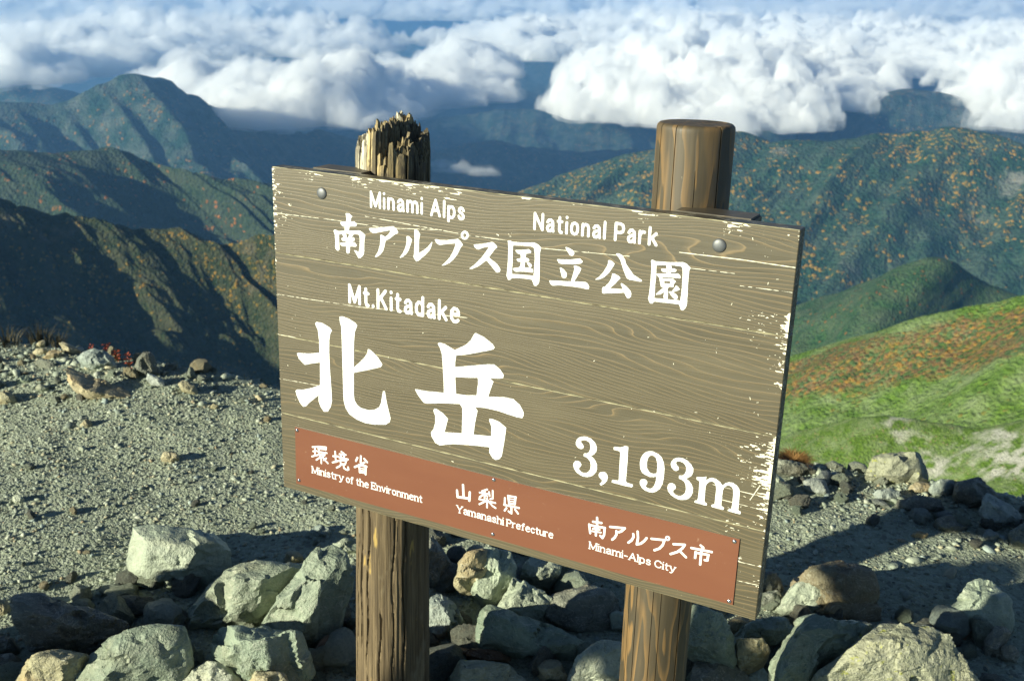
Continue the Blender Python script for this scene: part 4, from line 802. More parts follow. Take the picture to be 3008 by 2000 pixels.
g_ = np.random.default_rng(77)
for (bx_, by_, bs_, lb_) in ((-2.0, 2.28, (.34, .28, .30), "tall grey boulder just outside the left edge, shading the dark layered one"), (-1.75, 1.75, (.26, .24, .24), "squat boulder outside the bottom left corner")):
    p_ = g_.normal(size=(26, 3)); p_ /= np.linalg.norm(p_, axis=1, keepdims=True); p_ *= np.array(bs_)
    p_ += np.array([bx_, by_, bs_[2] * .7 + zg(bx_, by_)])
    tag(hull_rock("rock", p_, M_ROCK, 5, seed=int(bs_[0] * 100)), lb_, "rock")

# loose stones, each on its own: rubble round the foot of the sign and small stones on the gravel
VAR = []
for k in range(14):
    g = np.random.default_rng(300 + k)
    p_ = g.normal(size=(22, 3)); p_ /= np.linalg.norm(p_, axis=1, keepdims=True)
    p_ *= np.array([1.0, g.uniform(.6, .9), g.uniform(.45, .8)])
    VAR.append((p_, k))
STONES = []
for p_, k in VAR:
    for mt in (M_ROCK, M_ROCKP, M_ROCKD, M_ROCKT):
        pass
protos = {}
def stone_mesh(k, mt):
    if (k, mt.name) not in protos:
        o = hull_rock("stone", VAR[k][0], mt, 4 if k < 8 else 3, seed=700 + k, cuts=6, rough=.06)
        me = o.data
        bpy.data.objects.remove(o)
        protos[(k, mt.name)] = me
    return protos[(k, mt.name)]


HANDLES = {"pale squarish boulder": "the squarish boulder", "broad humped": "the humped boulder", "long slanting slab standing": "the slanting slab", "large dark layered": "the dark layered boulder",
           "blocky cracked": "the blocky cracked boulder", "brownish boulder cut": "the brownish corner boulder", "reddish brown flat": "the reddish flat stone", "tall dark rock in shade": "the tall dark rock", "olive boulder": "the olive boulder",
           "tall pale wedge": "the pale wedge", "sunlit tan rock": "the tan rock under the board", "bright white split": "the white split boulder", "bluish grey rock": "the bluish rock", "big dark slab": "the big dark slab",
           "large bright furrowed": "the furrowed boulder", "greenish lumpy": "the greenish lumpy boulder", "thin rusty": "the rusty slab", "tall brown block": "the tall brown block", "pale peaked": "the peaked boulder",
           "wide flat slab": "the wide shaded slab", "huge sunlit": "the huge lichened slab", "angular rock against": "the rock against the sound post", "oblong lit": "the oblong rock", "large lichened boulder": "the lichened crest boulder",
           "flat bluish": "the flat bluish stone", "dark rounded rock": "the dark rounded crest rock", "sloping blue": "the sloping blue-shaded rock", "shaded rock behind the board": "the tufted rock", "long tan boulder": "the long tan boulder",
           "pale blue rounded": "the pale blue boulder", "dark pointed": "the dark pointed rock", "brown stone alone": "the lone brown stone", "long shaded rock": "the long shaded crest rock", "small pointed grey": "the small pointed stone",
           "small pale stone on the left crest": "the small pale crest stone", "dark rock in full shade": "the dark rock by the sound post", "orange-tan": "the orange-tan stone", "small brown stone": "the small brown stone", "grey stone on the gravel": "the grey stone near the right edge"}
def to_px(p):
    c = R.T @ (np.asarray(p, float) - CAM)
    return np.array([1504 + 3096.67 * c[0] / c[2], 1000 + 3096.67 * c[1] / c[2]])
MARKS = []
for o_ in COL.objects:
    if o_.get('category') == 'rock' and o_.type == 'MESH':
        for k_, h_ in HANDLES.items():
            if o_['label'].startswith(k_):
                bb = np.array([to_px(Vector(c_) + o_.location) for c_ in o_.bound_box]); MARKS.append((h_, bb.mean(0), np.ptp(bb, 0) / 2)); break
CNAME = {"grey_green_rock": "grey-green", "pale_rock": "pale", "dark_rock": "dark", "tan_rock": "tan", "blue_grey_rock": "blue-grey"}
STREWN = []


def strew(n, area, size, label, group, seed, mats, sink=.3, ks=range(14)):
    g = np.random.default_rng(seed)
    ks = list(ks)
    c = 0
    while c < n:
        x, y = area(g)
        s = size[0] * (size[1] / size[0]) ** g.random()
        mt = mats[g.integers(len(mats))]
        me = stone_mesh(ks[g.integers(len(ks))], mt)
        o = bpy.data.objects.new("stone", me)
        COL.objects.link(o)
        hz = s * .55
        o.location = (x, y, zg(x, y) - hz * sink)
        o.scale = (s, s * g.uniform(.75, 1.1), s * g.uniform(.7, 1.1))
        o.rotation_euler = (g.normal(0, .3), g.normal(0, .3), g.uniform(0, 6.28))
        tag(o, label, 'stone', group)
        STREWN.append((o, s, CNAME[mt.name]))
        c += 1


def polar(a0, a1, r0, r1):
    def f(g):
        a = math.radians(g.uniform(a0, a1)); r = math.sqrt(g.uniform(r0 * r0, r1 * r1))
        return r * math.sin(a), r * math.cos(a)
    return f


strew(72, polar(-9, 15, 2.5, 3.6), (.035, .10), "angular shaded stone in the rubble heap between and behind the two posts", "rubble stones heaped round the foot of the sign", 1, [M_ROCK, M_ROCKD, M_ROCKD, M_ROCKP])
strew(52, polar(-30, -7, 2.55, 3.3), (.035, .095), "angular stone in the rubble at the lower left, among the big boulders", "rubble stones among the lower left boulders", 2, [M_ROCK, M_ROCKD, M_ROCKP])
strew(44, polar(15, 30, 2.7, 3.2), (.03, .085), "angular stone in the shaded rubble at the lower right, among the big slabs", "rubble stones among the lower right slabs", 3, [M_ROCK, M_ROCKD, M_ROCKB])
strew(40, polar(13, 30, 3.7, 4.35), (.02, .06), "loose grey-green stone in the rubble along the right crest", "rubble stones along the right crest", 4, [M_ROCK, M_ROCKP, M_ROCKB, M_ROCKD], .2)
strew(60, polar(-29, -12, 4.85, 5.85), (.02, .06), "loose tan or grey stone in the rubble along the left crest", "rubble stones along the left crest", 5, [M_ROCK, M_ROCKT, M_ROCKP], .2)
strew(34, polar(-28, -8, 3.3, 5.2), (.012, .03), "small loose stone lying on the open gravel left of the board", "small stones on the open gravel to the left", 6, [M_ROCK, M_ROCKT, M_ROCKP, M_ROCKD], .2, range(8, 14))

seen = {}
for o_, s_, cn in STREWN:
    p_ = to_px(o_.location)
    best = min(MARKS, key=lambda m: np.linalg.norm((p_ - m[1]) / (m[2] + 25)) + .004 * np.linalg.norm(p_ - m[1]))
    dx, dy = (p_ - best[1]) / (best[2] + 10)
    side = ("right of" if dx > 0 else "left of") if abs(dx) > abs(dy) else ("in front of" if dy > 0 else "behind")
    sz = "small" if s_ < .03 else ("middling" if s_ < .055 else "large")
    seen.setdefault((sz, cn, side, best[0]), []).append((float(np.linalg.norm(p_ - best[1])), o_))
ORD = ["nearest", "second nearest", "third nearest", "fourth nearest", "fifth nearest", "sixth nearest", "seventh nearest", "eighth nearest"]
for (sz, cn, side, h_), lst in seen.items():
    lst.sort(key=lambda q_: q_[0])
    for i_, (_, o_) in enumerate(lst):
        if len(lst) == 1: o_['label'] = f"{sz} {cn} loose stone lying {side} {h_}"
        elif i_ < 8: o_['label'] = f"{sz} {cn} stone, {ORD[i_]} such {side} {h_}"
        else: o_['label'] = f"{sz} {cn} stone, one of the farther ones {side} {h_}"
# ------------------------------------------------------------------ the sign
def loc(u, v, n=0.0):
    """board measure (mm right, mm down, mm out) -> metres in the sign's own frame, whose origin is the foot between the posts"""
    return np.array([(u - 600) * .001, (-n - 150) * .001, (1550 - v) * .001])


org = bpt(600, 1550, -150)
wx, wy, wz = R @ U, R @ NB, R @ (-V)
sign = bpy.data.objects.new("summit_sign", None)
COL.objects.link(sign)
sign.matrix_world = Matrix(((wx[0], wy[0], wz[0], org[0]), (wx[1], wy[1], wz[1], org[1]), (wx[2], wy[2], wz[2], org[2]), (0, 0, 0, 1)))
tag(sign, "weathered brown wooden summit signboard with white Japanese lettering on two round posts", "signboard")
PM = np.array([[wx[0], wy[0], wz[0]], [wx[1], wy[1], wz[1]], [wx[2], wy[2], wz[2]]])


def to_sign(P): return (np.asarray(P) - org) @ PM


def onplane(px, py, n):
    """point of the plane n mm out of the board's face, seen at a pixel of the photograph, in board mm"""
    d = ray(px, py)
    p0 = bpt(0, 0, n); nn = R @ NB
    P = CAM + d * (((p0 - CAM) @ nn) / (d @ nn))
    q = to_sign(P)
    return q[0] * 1000 + 600, 1550 - q[2] * 1000


def m_board(name="stained_board", dark=(.077, .065, .038), mid=(.108, .090, .052), line=(.235, .165, .08), worn=0.0, rough=.42):
    t = NT(name)
    c = t.coord('Object')
    rnd = t.n('ObjectInfo').outputs['Random']
    s = t.n('SeparateXYZ', {0: c})
    off = t.n('CombineXYZ', {0: t.math('MULTIPLY', rnd, 13.0), 1: t.math('MULTIPLY', rnd, 7.0), 2: t.math('MULTIPLY', rnd, 29.0)}).outputs[0]
    c2 = t.n('VectorMath', {0: c, 1: off}, operation='ADD').outputs[0]
    w1 = t.noise(t.map(c2, (1.3, 1, 6.5)), 1.0, 2, .5)
    w2 = t.noise(t.map(c2, (3.2, 1, 20)), 1.0, 2, .5)
    w3 = t.noise(t.map(c2, (14, 1, 60)), 1.0, 2, .5)
    f = t.math('ADD', t.math('MULTIPLY', s.outputs[2], t.math('MULTIPLY_ADD', rnd, 70.0, 70.0)), t.math('ADD', t.math('MULTIPLY', w1, t.math('MULTIPLY_ADD', rnd, 20.0, 8.0)), t.math('ADD', t.math('MULTIPLY', w2, 3.0), t.math('MULTIPLY', w3, .35))))
    fr = t.math('FRACT', f)
    ln = t.ramp(fr, [(.0, 0.0), (.62, .0), (.86, .28), (.94, 1.0), (.98, .6), (1.0, 0.0)])
    streak = t.noise(t.map(c2, (5, 1, 420)), 1.0, 3, .6)
    blot = t.noise(t.map(c2, (4, 1, 9)), 1.0, 4, .6)
    base = t.mix(t.ramp(blot, [(.35, 0.0), (.7, 1.0)]), dark, mid)
    base = t.mix(t.ramp(streak, [(.35, .35), (.65, 0.0)]), base, tuple(v * .68 for v in dark))
    amt = t.math('MULTIPLY', ln, t.ramp(blot, [(.3, .8), (.75, .35)]))
    col = t.mix(amt, base, line)
    sp = t.noise(c2, 420, 3, .7)
    col = t.mix(t.math('MULTIPLY', t.ramp(sp, [(.66, 0.0), (.72, .8)]), t.ramp(t.noise(c2, 9, 3, .6), [(.5, 0.0), (.68, 1.0)])), col, (.62, .56, .38))
    if worn:
        wm = t.ramp(t.noise(t.map(c2, (26, 120, 120)), 1.0, 5, .7), [(.62 - worn, 0.0), (.66 - worn, .85)])
        col = t.mix(wm, col, (.50, .47, .36))
    h = t.math('ADD', t.math('MULTIPLY', ln, .25), t.math('ADD', t.math('MULTIPLY', streak, .35), t.math('MULTIPLY', blot, .3)))
    return t.bsdf(color=col, rough=t.ramp(streak, [(.3, rough - .04), (.7, rough + .14)]), spec=.5, normal=t.bump(h, .35, .0012))


M_BOARD = m_board()
M_EDGE = m_board("worn_board_edge", (.05, .045, .035), (.08, .07, .05), (.12, .09, .055), worn=.06)
M_CROSS = m_board("stained_timber", (.07, .06, .045), (.10, .085, .06), (.15, .11, .06))
M_CHAM = NT("bare_pale_wood")
_n = M_CHAM.noise(M_CHAM.map(M_CHAM.coord('Object'), (30, 200, 200)), 1.0, 4, .6)
M_CHAM = M_CHAM.bsdf(color=M_CHAM.ramp(_n, [(.38, (.13, .11, .07)), (.5, (.36, .33, .20)), (.8, (.54, .50, .33))]), rough=.6)


def plank(v0, v1, th=38.0, u0=0.0, u1=1200.0, n0=0.0, cham=1.0, gap=.3, seed=0):
    """one board, wavy along its worn edges, built as a lathe-like sweep of its cross-section along u"""
    g = np.random.default_rng(seed)
    us = np.r_[u0, u0 + 1.4, np.linspace(u0 + 6, u1 - 6, 120), u1 - 1.4, u1]
    rows = []
    for i, u in enumerate(us):
        e = 1.3 if i in (0, len(us) - 1) else 0.0
        c1 = cham * (1 + .5 * math.sin(u * .021 + seed) * math.sin(u * .13 + seed)) + g.uniform(0, .35)
        c2 = cham * (1 + .5 * math.sin(u * .017 + 2 * seed) * math.sin(u * .11 + 1)) + g.uniform(0, .35)
        a, b = v0 + gap + e, v1 - gap - e
        rows.append([(u, a + c1, n0 - e), (u, b - c2, n0 - e), (u, b, n0 - c2 - e), (u, b, n0 - th + 1), (u, b - 1, n0 - th), (u, a + 1, n0 - th), (u, a, n0 - th + 1), (u, a, n0 - c1 - e)])
    V_ = np.array([[loc(*p) for p in r] for r in rows]); nu, k = V_.shape[:2]
    F, mi = [], []
    for i in range(nu - 1):
        for j in range(k):
            j2 = (j + 1) % k
            F.append((i * k + j, i * k + j2, (i + 1) * k + j2, (i + 1) * k + j))
            mi.append({0: 0, 1: 1, 7: 1, 2: 2, 6: 2}.get(j, 0))
    me = bpy.data.meshes.new("plank")
    F2 = F + [tuple(range(k - 1, -1, -1)), tuple((nu - 1) * k + j for j in range(k))]
    me.from_pydata([tuple(p) for p in V_.reshape(-1, 3)], [], F2)
    o = link("plank", me, [M_BOARD, M_CHAM, M_EDGE], parent=sign)
    for i, p in enumerate(me.polygons): p.material_index = mi[i] if i < len(mi) else 2
    b = bmesh.new(); b.from_mesh(me); bmesh.ops.recalc_face_normals(b, faces=b.faces); b.to_mesh(me); b.free()
    return o


for k in range(4): plank(200 * k, 200 * k + 200, seed=k + 1)

# ---- lettering: every glyph becomes a flat sheet of paint cut along the zero line of its distance field
def sd_poly(X, Y, polys):
    ins = np.zeros(X.shape, bool); d2 = np.full(X.shape, 1e9)
    for P in polys:
        P = np.array(P); Q = np.roll(P, -1, 0)
        for (x0, y0), (x1, y1) in zip(P, Q):
            c = ((y0 > Y) != (y1 > Y))
            if y1 != y0: ins ^= c & (X < (x1 - x0) * (Y - y0) / (y1 - y0) + x0)
            L = (x1 - x0) ** 2 + (y1 - y0) ** 2 + 1e-9
            t = np.clip(((X - x0) * (x1 - x0) + (Y - y0) * (y1 - y0)) / L, 0, 1)
            d2 = np.minimum(d2, (X - x0 - t * (x1 - x0)) ** 2 + (Y - y0 - t * (y1 - y0)) ** 2)
    d = np.sqrt(d2)
    return np.where(ins, -d, d)


def sd_stroke(X, Y, w, pts):
    d2 = np.full(X.shape, 1e9)
    for (x0, y0), (x1, y1) in zip(pts[:-1], pts[1:]):
        L = (x1 - x0) ** 2 + (y1 - y0) ** 2 + 1e-9
        t = np.clip(((X - x0) * (x1 - x0) + (Y - y0) * (y1 - y0)) / L, 0, 1)
        d2 = np.minimum(d2, (X - x0 - t * (x1 - x0)) ** 2 + (Y - y0 - t * (y1 - y0)) ** 2)
    return np.sqrt(d2) - w / 2


def march(X, Y, D, n, out):
    """append the part of the grid where D < 0 to out as polygons lying n mm in front of the board"""
    In = D < 0
    A = In[:-1, :-1]; B = In[1:, :-1]; C = In[1:, 1:]; E = In[:-1, 1:]
    full = A & B & C & E; some = (A | B | C | E) & ~full
    V_, F = out
    def add(ps):
        b = len(V_)
        V_.extend(loc(x, y, n) for x, y in ps); F.append(tuple(range(b, b + len(ps))))
    for i in range(full.shape[0]):
        row = full[i]; j = 0; m = len(row)
        idx = np.flatnonzero(np.diff(np.r_[0, row.astype(np.int8), 0]))
        for a, b in zip(idx[::2], idx[1::2]):
            add([(X[i, a], Y[i, a]), (X[i, b], Y[i, b]), (X[i + 1, b], Y[i + 1, b]), (X[i + 1, a], Y[i + 1, a])])
    for i, j in zip(*np.nonzero(some)):
        q = [(i, j), (i, j + 1), (i + 1, j + 1), (i + 1, j)]
        ps = []
        for k in range(4):
            a, b = q[k], q[(k + 1) % 4]
            da, db = D[a], D[b]
            if da < 0: ps.append((X[a], Y[a]))
            if (da < 0) != (db < 0):
                t = da / (da - db)
                ps.append((X[a] + (X[b] - X[a]) * t, Y[a] + (Y[b] - Y[a]) * t))
        if len(ps) >= 3: add(ps)


def ink(field, box, cell, n, out, rag=.0, seed=0):
    x = np.arange(box[0] - 3, box[2] + 3 + cell, cell); y = np.arange(box[1] - 3, box[3] + 3 + cell, cell)
    X, Y = np.meshgrid(x, y, indexing='ij')
    D = field(X, Y)
    if rag: D = D + rag * pnoise(xyz(X / 1.6, Y / 1.6, seed), seed)
    march(X, Y, D, n, out)


def ink_mesh(name, out, mat, parent=None):
    me = bpy.data.meshes.new(name)
    me.from_pydata([tuple(p) for p in out[0]], [], out[1])
    return link(name, me, mat, parent=parent or sign)


t_ = NT("white_paint")
_c = t_.noise(t_.coord('Object'), 60, 4, .6)
M_WHITE = t_.bsdf(color=t_.mix(_c, (.74, .74, .71), (.82, .82, .79)), rough=.45, spec=.4, normal=t_.bump(_c, .15, .001))

GL = {
 'M': (.62, [[(0,0),(0,1),(.5,.06),(1,1),(1,0)]], [(0,0),(0,1),(1,0),(1,1)]),
 'i': (.0, [[(0,0),(0,.66)],[(0,.98),(0,1.0)]], [(0,0),(-1,.7)]),
 'n': (.36, [[(0,0),(0,.7)],[(0,.5),(.2,.65),(.5,.71),(.85,.65),(1,.48),(1,0)]], [(0,0),(1,0),(-1,.7)]),
 'a': (.36, [[(.05,.55),(.25,.68),(.6,.71),(.92,.6),(.97,.4),(.97,.12),(1.05,0)],[(.95,.42),(.5,.38),(.1,.28),(.02,.14),(.2,.0),(.55,-.0),(.95,.16)]], []),
 'm': (.66, [[(0,0),(0,.7)],[(0,.55),(.12,.66),(.28,.71),(.44,.64),(.5,.48),(.5,0)],[(.5,.52),(.62,.66),(.78,.71),(.94,.64),(1,.48),(1,0)]], [(0,0),(.5,0),(1,0),(-1,.7)]),
 'A': (.56, [[(0,0),(.5,1),(1,0)],[(.18,.33),(.82,.33)]], [(0,0),(1,0)]),
 'l': (.0, [[(0,0),(0,1)]], [(0,0),(-1,1)]),
 'p': (.38, [[(0,.7),(0,-.24)],[(0,.55),(.25,.69),(.65,.7),(.95,.55),(1,.35),(.95,.15),(.65,.0),(.25,.0),(0,.14)]], [(0,-.24),(-1,.7)]),
 's': (.32, [[(.95,.55),(.75,.68),(.4,.71),(.08,.62),(.05,.5),(.3,.4),(.7,.33),(.98,.2),(.9,.06),(.55,-.0),(.2,.02),(0,.15)]], []),
 'N': (.50, [[(0,0),(0,1),(1,0),(1,1)]], []),
 't': (.24, [[(.4,.93),(.4,.14),(.6,0),(1,.0)],[(0,.68),(1,.68)]], []),
 'o': (.38, [[(.5,0),(.15,.06),(0,.25),(0,.45),(.15,.64),(.5,.71),(.85,.64),(1,.45),(1,.25),(.85,.06),(.5,0)]], []),
 'P': (.46, [[(0,0),(0,1),(.6,1),(.9,.92),(1,.73),(.9,.54),(.6,.46),(0,.46)]], [(0,0),(-1,1)]),
 'r': (.26, [[(0,0),(0,.7)],[(0,.45),(.3,.63),(.6,.7),(1,.68)]], [(0,0),(-1,.7)]),
 'k': (.40, [[(0,0),(0,1)],[(.92,.68),(.05,.26)],[(.35,.42),(1,0)]], []),
 '.': (.0, [[(0,0),(0,.03)]], []),
 'K': (.50, [[(0,0),(0,1)],[(.92,1),(.03,.38)],[(.33,.60),(1,0)]], []),
 'd': (.38, [[(1,0),(1,1)],[(1,.55),(.75,.69),(.35,.7),(.05,.55),(0,.35),(.05,.15),(.35,.0),(.75,.0),(1,.15)]], []),
 'e': (.40, [[(.04,.40),(1,.40),(.97,.56),(.75,.69),(.35,.71),(.05,.55),(0,.35),(.05,.13),(.35,-.01),(.68,-.01),(.95,.08)]], []),
 'y': (.44, [[(0,.7),(.52,0)],[(1,.7),(.45,-.14),(.25,-.24),(.05,-.22)]], [(0,.7),(1,.7)]),
 'f': (.28, [[(.35,0),(.35,.8),(.5,.96),(.8,1.0),(1,.93)],[(0,.68),(.85,.68)]], [(.35,0)]),
 'h': (.38, [[(0,0),(0,1)],[(0,.5),(.2,.65),(.5,.71),(.85,.65),(1,.48),(1,0)]], [(0,0),(1,0),(-1,1)]),
 'E': (.46, [[(0,0),(0,1),(1,1),(1,.85)],[(0,.52),(.7,.52)],[(0,0),(1,0),(1,.17)],[(.7,.42),(.7,.62)]], [(0,0),(0,1)]),
 'v': (.40, [[(0,.7),(.5,0),(1,.7)]], [(0,.7),(1,.7)]),
 'Y': (.56, [[(0,1),(.5,.45),(1,1)],[(.5,.45),(.5,0)]], [(0,1),(1,1),(.5,0)]),
 'c': (.34, [[(.97,.55),(.7,.69),(.35,.7),(.05,.55),(0,.35),(.05,.15),(.35,.0),(.7,.0),(1,.14)]], []),
 'u': (.38, [[(0,.7),(0,.2),(.2,.03),(.5,-.0),(.85,.06),(1,.2)],[(1,.7),(1,0),(1.1,0)]], [(-1,.7)]),
 'C': (.54, [[(1,.75),(.85,.93),(.5,1),(.15,.88),(0,.6),(0,.4),(.15,.12),(.5,0),(.85,.07),(1,.25)]], []),
 '-': (.24, [[(0,.36),(1,.36)]], []),
}


def word(txt, a, b, cap, serif, outp, n):
    sw = cap * (.155 if not serif else .14)
    gap = cap * (.30 if not serif else .27)
    if serif: gap = cap * .235
    H = cap - sw
    x = sw / 2; pos = []
    for ch in txt:
        wd = GL[ch][0] * cap * (1.25 if serif else 1)
        pos.append((x, wd)); x += wd + gap
    total = x - gap + sw / 2
    W_ = b[0] - a[0]
    k = W_ / total
    for ch, (x0, wd) in zip(txt, pos):
        base_y = a[1] - sw / 2
        X0 = a[0] + x0 * k; Wd = wd * k
        mp = lambda p: (X0 + p[0] * Wd, base_y - p[1] * H)
        st = [(sw, [mp(p) for p in s]) for s in GL[ch][1]]
        if serif:
            for sx, sy in GL[ch][2]:
                hw = sw * .85
                if sx < 0: cxp, cyp = mp((0, sy)); st.append((sw * .62, [(cxp - hw * 1.1, cyp - sw * .18), (cxp, cyp - sw * .18)]))
                else:
                    cxp, cyp = mp((sx, sy)); o_ = sw * .18 * (1 if sy <= 0 else -1)
                    st.append((sw * .6, [(cxp - hw, cyp + o_), (cxp + hw, cyp + o_)]))
        xs = [p[0] for w_, s in st for p in s]; ys = [p[1] for w_, s in st for p in s]
        def f(X, Y):
            D = np.full(X.shape, 1e9)
            for w_, s in st: D = np.minimum(D, sd_stroke(X, Y, w_, s))
            return D
        ink(f, (min(xs) - sw, min(ys) - sw, max(xs) + sw, max(ys) + sw), .75 if not serif else .45, n, outp, .25 if not serif else 0, 5)


# the brown plate at the bottom
PN = 2.6
q = TR_M['plate']
t_ = NT("brown_plate_enamel")
_c = t_.noise(t_.map(t_.coord('Object'), (3, 1, 14)), 1.0, 4, .6)
_s = t_.noise(t_.map(t_.coord('Object'), (60, 1, 60), rot=(0, .5, 0)), 1.0, 5, .7)
M_PLATE = t_.bsdf(color=t_.mix(t_.ramp(_s, [(.66, 0.0), (.74, .35)]), t_.mix(_c, (.145, .052, .028), (.19, .075, .04)), (.42, .30, .20)), rough=.36, spec=.5)
t_ = NT("plate_rim_metal")
M_RIM = t_.bsdf(color=(.62, .62, .6), rough=.3, metal=1.0)
def plate():
    c = [q[0], q[1], q[3], q[2]]
    b = bmesh.new()
    f_ = [b.verts.new(loc(u, v, PN)) for u, v in c]; k_ = [b.verts.new(loc(u, v, .6)) for u, v in c]
    b.faces.new(f_)
    for i in range(4):
        b.faces.new([f_[i], k_[i], k_[(i + 1) % 4], f_[(i + 1) % 4]]).material_index = 1
    bmesh.ops.recalc_face_normals(b, faces=b.faces)
    me = bpy.data.meshes.new("name_plate"); b.to_mesh(me); b.free()
    return tag(link("name_plate", me, [M_PLATE, M_RIM], parent=sign), "reddish brown metal plate screwed along the foot of the board")
PL = plate()

LBL = {'title': "large white brush characters of the park's name", 'name': "two huge white brush characters of the mountain's name", 'height': "white serif figures of the height",
       'park_en': "white rounded Latin letters above the park's name", 'name_en': "white rounded Latin letters above the mountain's name",
       'ministry': "small white lettering, left third of the brown plate", 'prefecture': "small white lettering, middle of the brown plate", 'city': "small white lettering, right third of the brown plate"}
for key in ('title', 'name', 'height'):
    o_ = ([], [])
    for grp in TR_P[key]:
        P0 = np.array(grp[0])
        ink(lambda X, Y: sd_poly(X, Y, grp), (*P0.min(0), *P0.max(0)), 1.1 if key == 'name' else .8, .5, o_, .35, 3)
    tag(ink_mesh("lettering", o_, M_WHITE), LBL[key])
for key in ('park_en', 'name_en', 'ministry', 'prefecture', 'city'):
    o_ = ([], [])
    n_ = .5 if key.endswith('en') else PN + .25
    for g_, txt, a, b, cap, ser in TR_W:
        if g_ == key: word(txt, a, b, cap, ser, o_, n_)
    if key in TR_S:
        S_ = TR_S[key]
        al = [p for s in S_ for p in s[1:]]
        xs = [p[0] for p in al]; ys = [p[1] for p in al]
        def f(X, Y):
            D = np.full(X.shape, 1e9)
            for s in S_: D = np.minimum(D, sd_stroke(X, Y, s[0], s[1:]))
            return D
        ink(f, (min(xs) - 4, min(ys) - 4, max(xs) + 4, max(ys) + 4), .5, n_ + .05, o_)
    ob = ink_mesh("lettering", o_, M_WHITE, parent=PL if n_ > 1 else sign)
    tag(ob, LBL[key])

# ---- chipped and scratched stain: the pale wood under it shows
t_ = NT("chipped_bare_wood")
_c = t_.noise(t_.map(t_.coord('Object'), (20, 1, 120)), 1.0, 3, .6)
M_CHIP = t_.bsdf(color=t_.mix(_c, (.66, .62, .44), (.84, .81, .68)), rough=.6, spec=.3)
chips = ([], [])
def chipfield(du, dv, thr):
    def f(X, Y):
        nz = fbm(xyz(X / du, Y / dv, 1.7), 4, 41, .62) + .55 * fbm(xyz(X / 60, Y / 60, 4), 2, 46)
        return (thr(X, Y) - nz) * 2.0
    return f
def sm(x, a, b): return np.clip((x - a) / (b - a), 0, 1)
ink(chipfield(11, 3.0, lambda X, Y: .64 - .50 * sm(X, 1155, 1200) ** 2 - .28 * np.exp(-((Y - 445) / 60) ** 2) * sm(X, 1130, 1190) - .16 * np.exp(-((Y - 20) / 45) ** 2) * sm(X, 1120, 1180)), (1123, 4, 1196, 796), 1.0, .35, chips)
ink(chipfield(9, 3.0, lambda X, Y: .74 - .46 * sm(-X, -18, 0) ** 2 - .30 * np.exp(-((Y - 505) / 70) ** 2) * sm(-X, -45, -5)), (4, 4, 52, 796), 1.0, .35, chips)
ink(chipfield(16, 2.2, lambda X, Y: .66 - .42 * sm(-Y, -13, 0) ** 1.5 - .14 * np.exp(-((X - 520) / 160) ** 2)), (60, 4, 1115, 24), 1.0, .35, chips)
ink(chipfield(7, 3.4, lambda X, Y: .70 - .26 * np.exp(-((X - 585) / 50) ** 2 - ((Y - 84) / 9) ** 2)), (500, 68, 700, 100), 1.0, .35, chips)
def cracks(X, Y):
    D = np.full(X.shape, 1e9)
    return D
for ci, c in enumerate(TR_M['cracks']):
    xs = [p[0] for p in c]; ys = [p[1] for p in c]
    w_ = .9 if ci not in (3, 13) else 1.5
    ink(lambda X, Y: sd_stroke(X, Y, w_, c) + .32 * pnoise(xyz(X / 7, Y / 3, ci), 3), (min(xs) - 1, min(ys) - 1, min(1197, max(xs)) - 2, max(ys) + 1), .7, .42, chips)
g = np.random.default_rng(9)
for k in range(150):
    u_, v_ = g.uniform(20, 1185), g.uniform(8, 792)
    if q[0][1] - 4 < v_ < q[2][1] + 4 and 40 < u_ < 1156: continue
    if k < 30: u_ = 1200 - abs(g.normal(0, 90)) - 6
    r_ = g.uniform(.5, 1.25) * (1.5 if g.random() < .12 else 1); l_ = g.uniform(0, 5) if g.random() < .5 else 0; an = g.uniform(-.4, 1.9)
    p1 = (u_ + l_ * math.cos(an), v_ - l_ * math.sin(an))
    ink(lambda X, Y: sd_stroke(X, Y, r_, [(u_, v_), p1]) + .2 * pnoise(xyz(X, Y, k), 4), (min(u_, p1[0]), min(v_, p1[1]), max(u_, p1[0]), max(v_, p1[1])), .5, .46, chips)
tag(ink_mesh("chipped_stain", chips, M_CHIP), kind='stuff')

# ---- bolts and screws
def dome(name, u, v, n, rad, hgt, mat, parent=sign, slot=False):
    prof = [(1, 0), (1.0, .12), (.93, .42), (.78, .68), (.55, .88), (.28, .98), (0, 1.0)]
    V_, F = [], []
    k = 28
    for r_, h_ in prof[:-1]:
        for j in range(k):
            a = 2 * math.pi * j / k
            V_.append(loc(u + rad * r_ * math.cos(a), v + rad * r_ * math.sin(a), n + hgt * h_))
    V_.append(loc(u, v, n + hgt * (.6 if slot else 1)))
    for i in range(len(prof) - 2):
        for j in range(k): F.append((i * k + j, i * k + (j + 1) % k, (i + 1) * k + (j + 1) % k, (i + 1) * k + j))
    for j in range(k): F.append(((len(prof) - 2) * k + j, (len(prof) - 2) * k + (j + 1) % k, len(V_) - 1))
    me = bpy.data.meshes.new(name); me.from_pydata([tuple(p) for p in V_], [], F)
    b = bmesh.new(); b.from_mesh(me); bmesh.ops.recalc_face_normals(b, faces=b.faces)
    if sum((f.normal.dot(Vector((0, -1, 0)))) for f in b.faces) < 0: bmesh.ops.reverse_faces(b, faces=b.faces)
    b.to_mesh(me); b.free()
    o = link(name, me, mat, parent=parent, smooth=True)
    return o
t_ = NT("dull_bolt_metal")
_c = t_.noise(t_.coord('Object'), 300, 3, .6)
M_BOLT = t_.bsdf(color=t_.mix(_c, (.11, .115, .12), (.16, .165, .165)), rough=.5, metal=.55, spec=.5)
t_ = NT("screw_steel")
M_SCREW = t_.bsdf(color=(.75, .75, .74), rough=.18, metal=1.0)
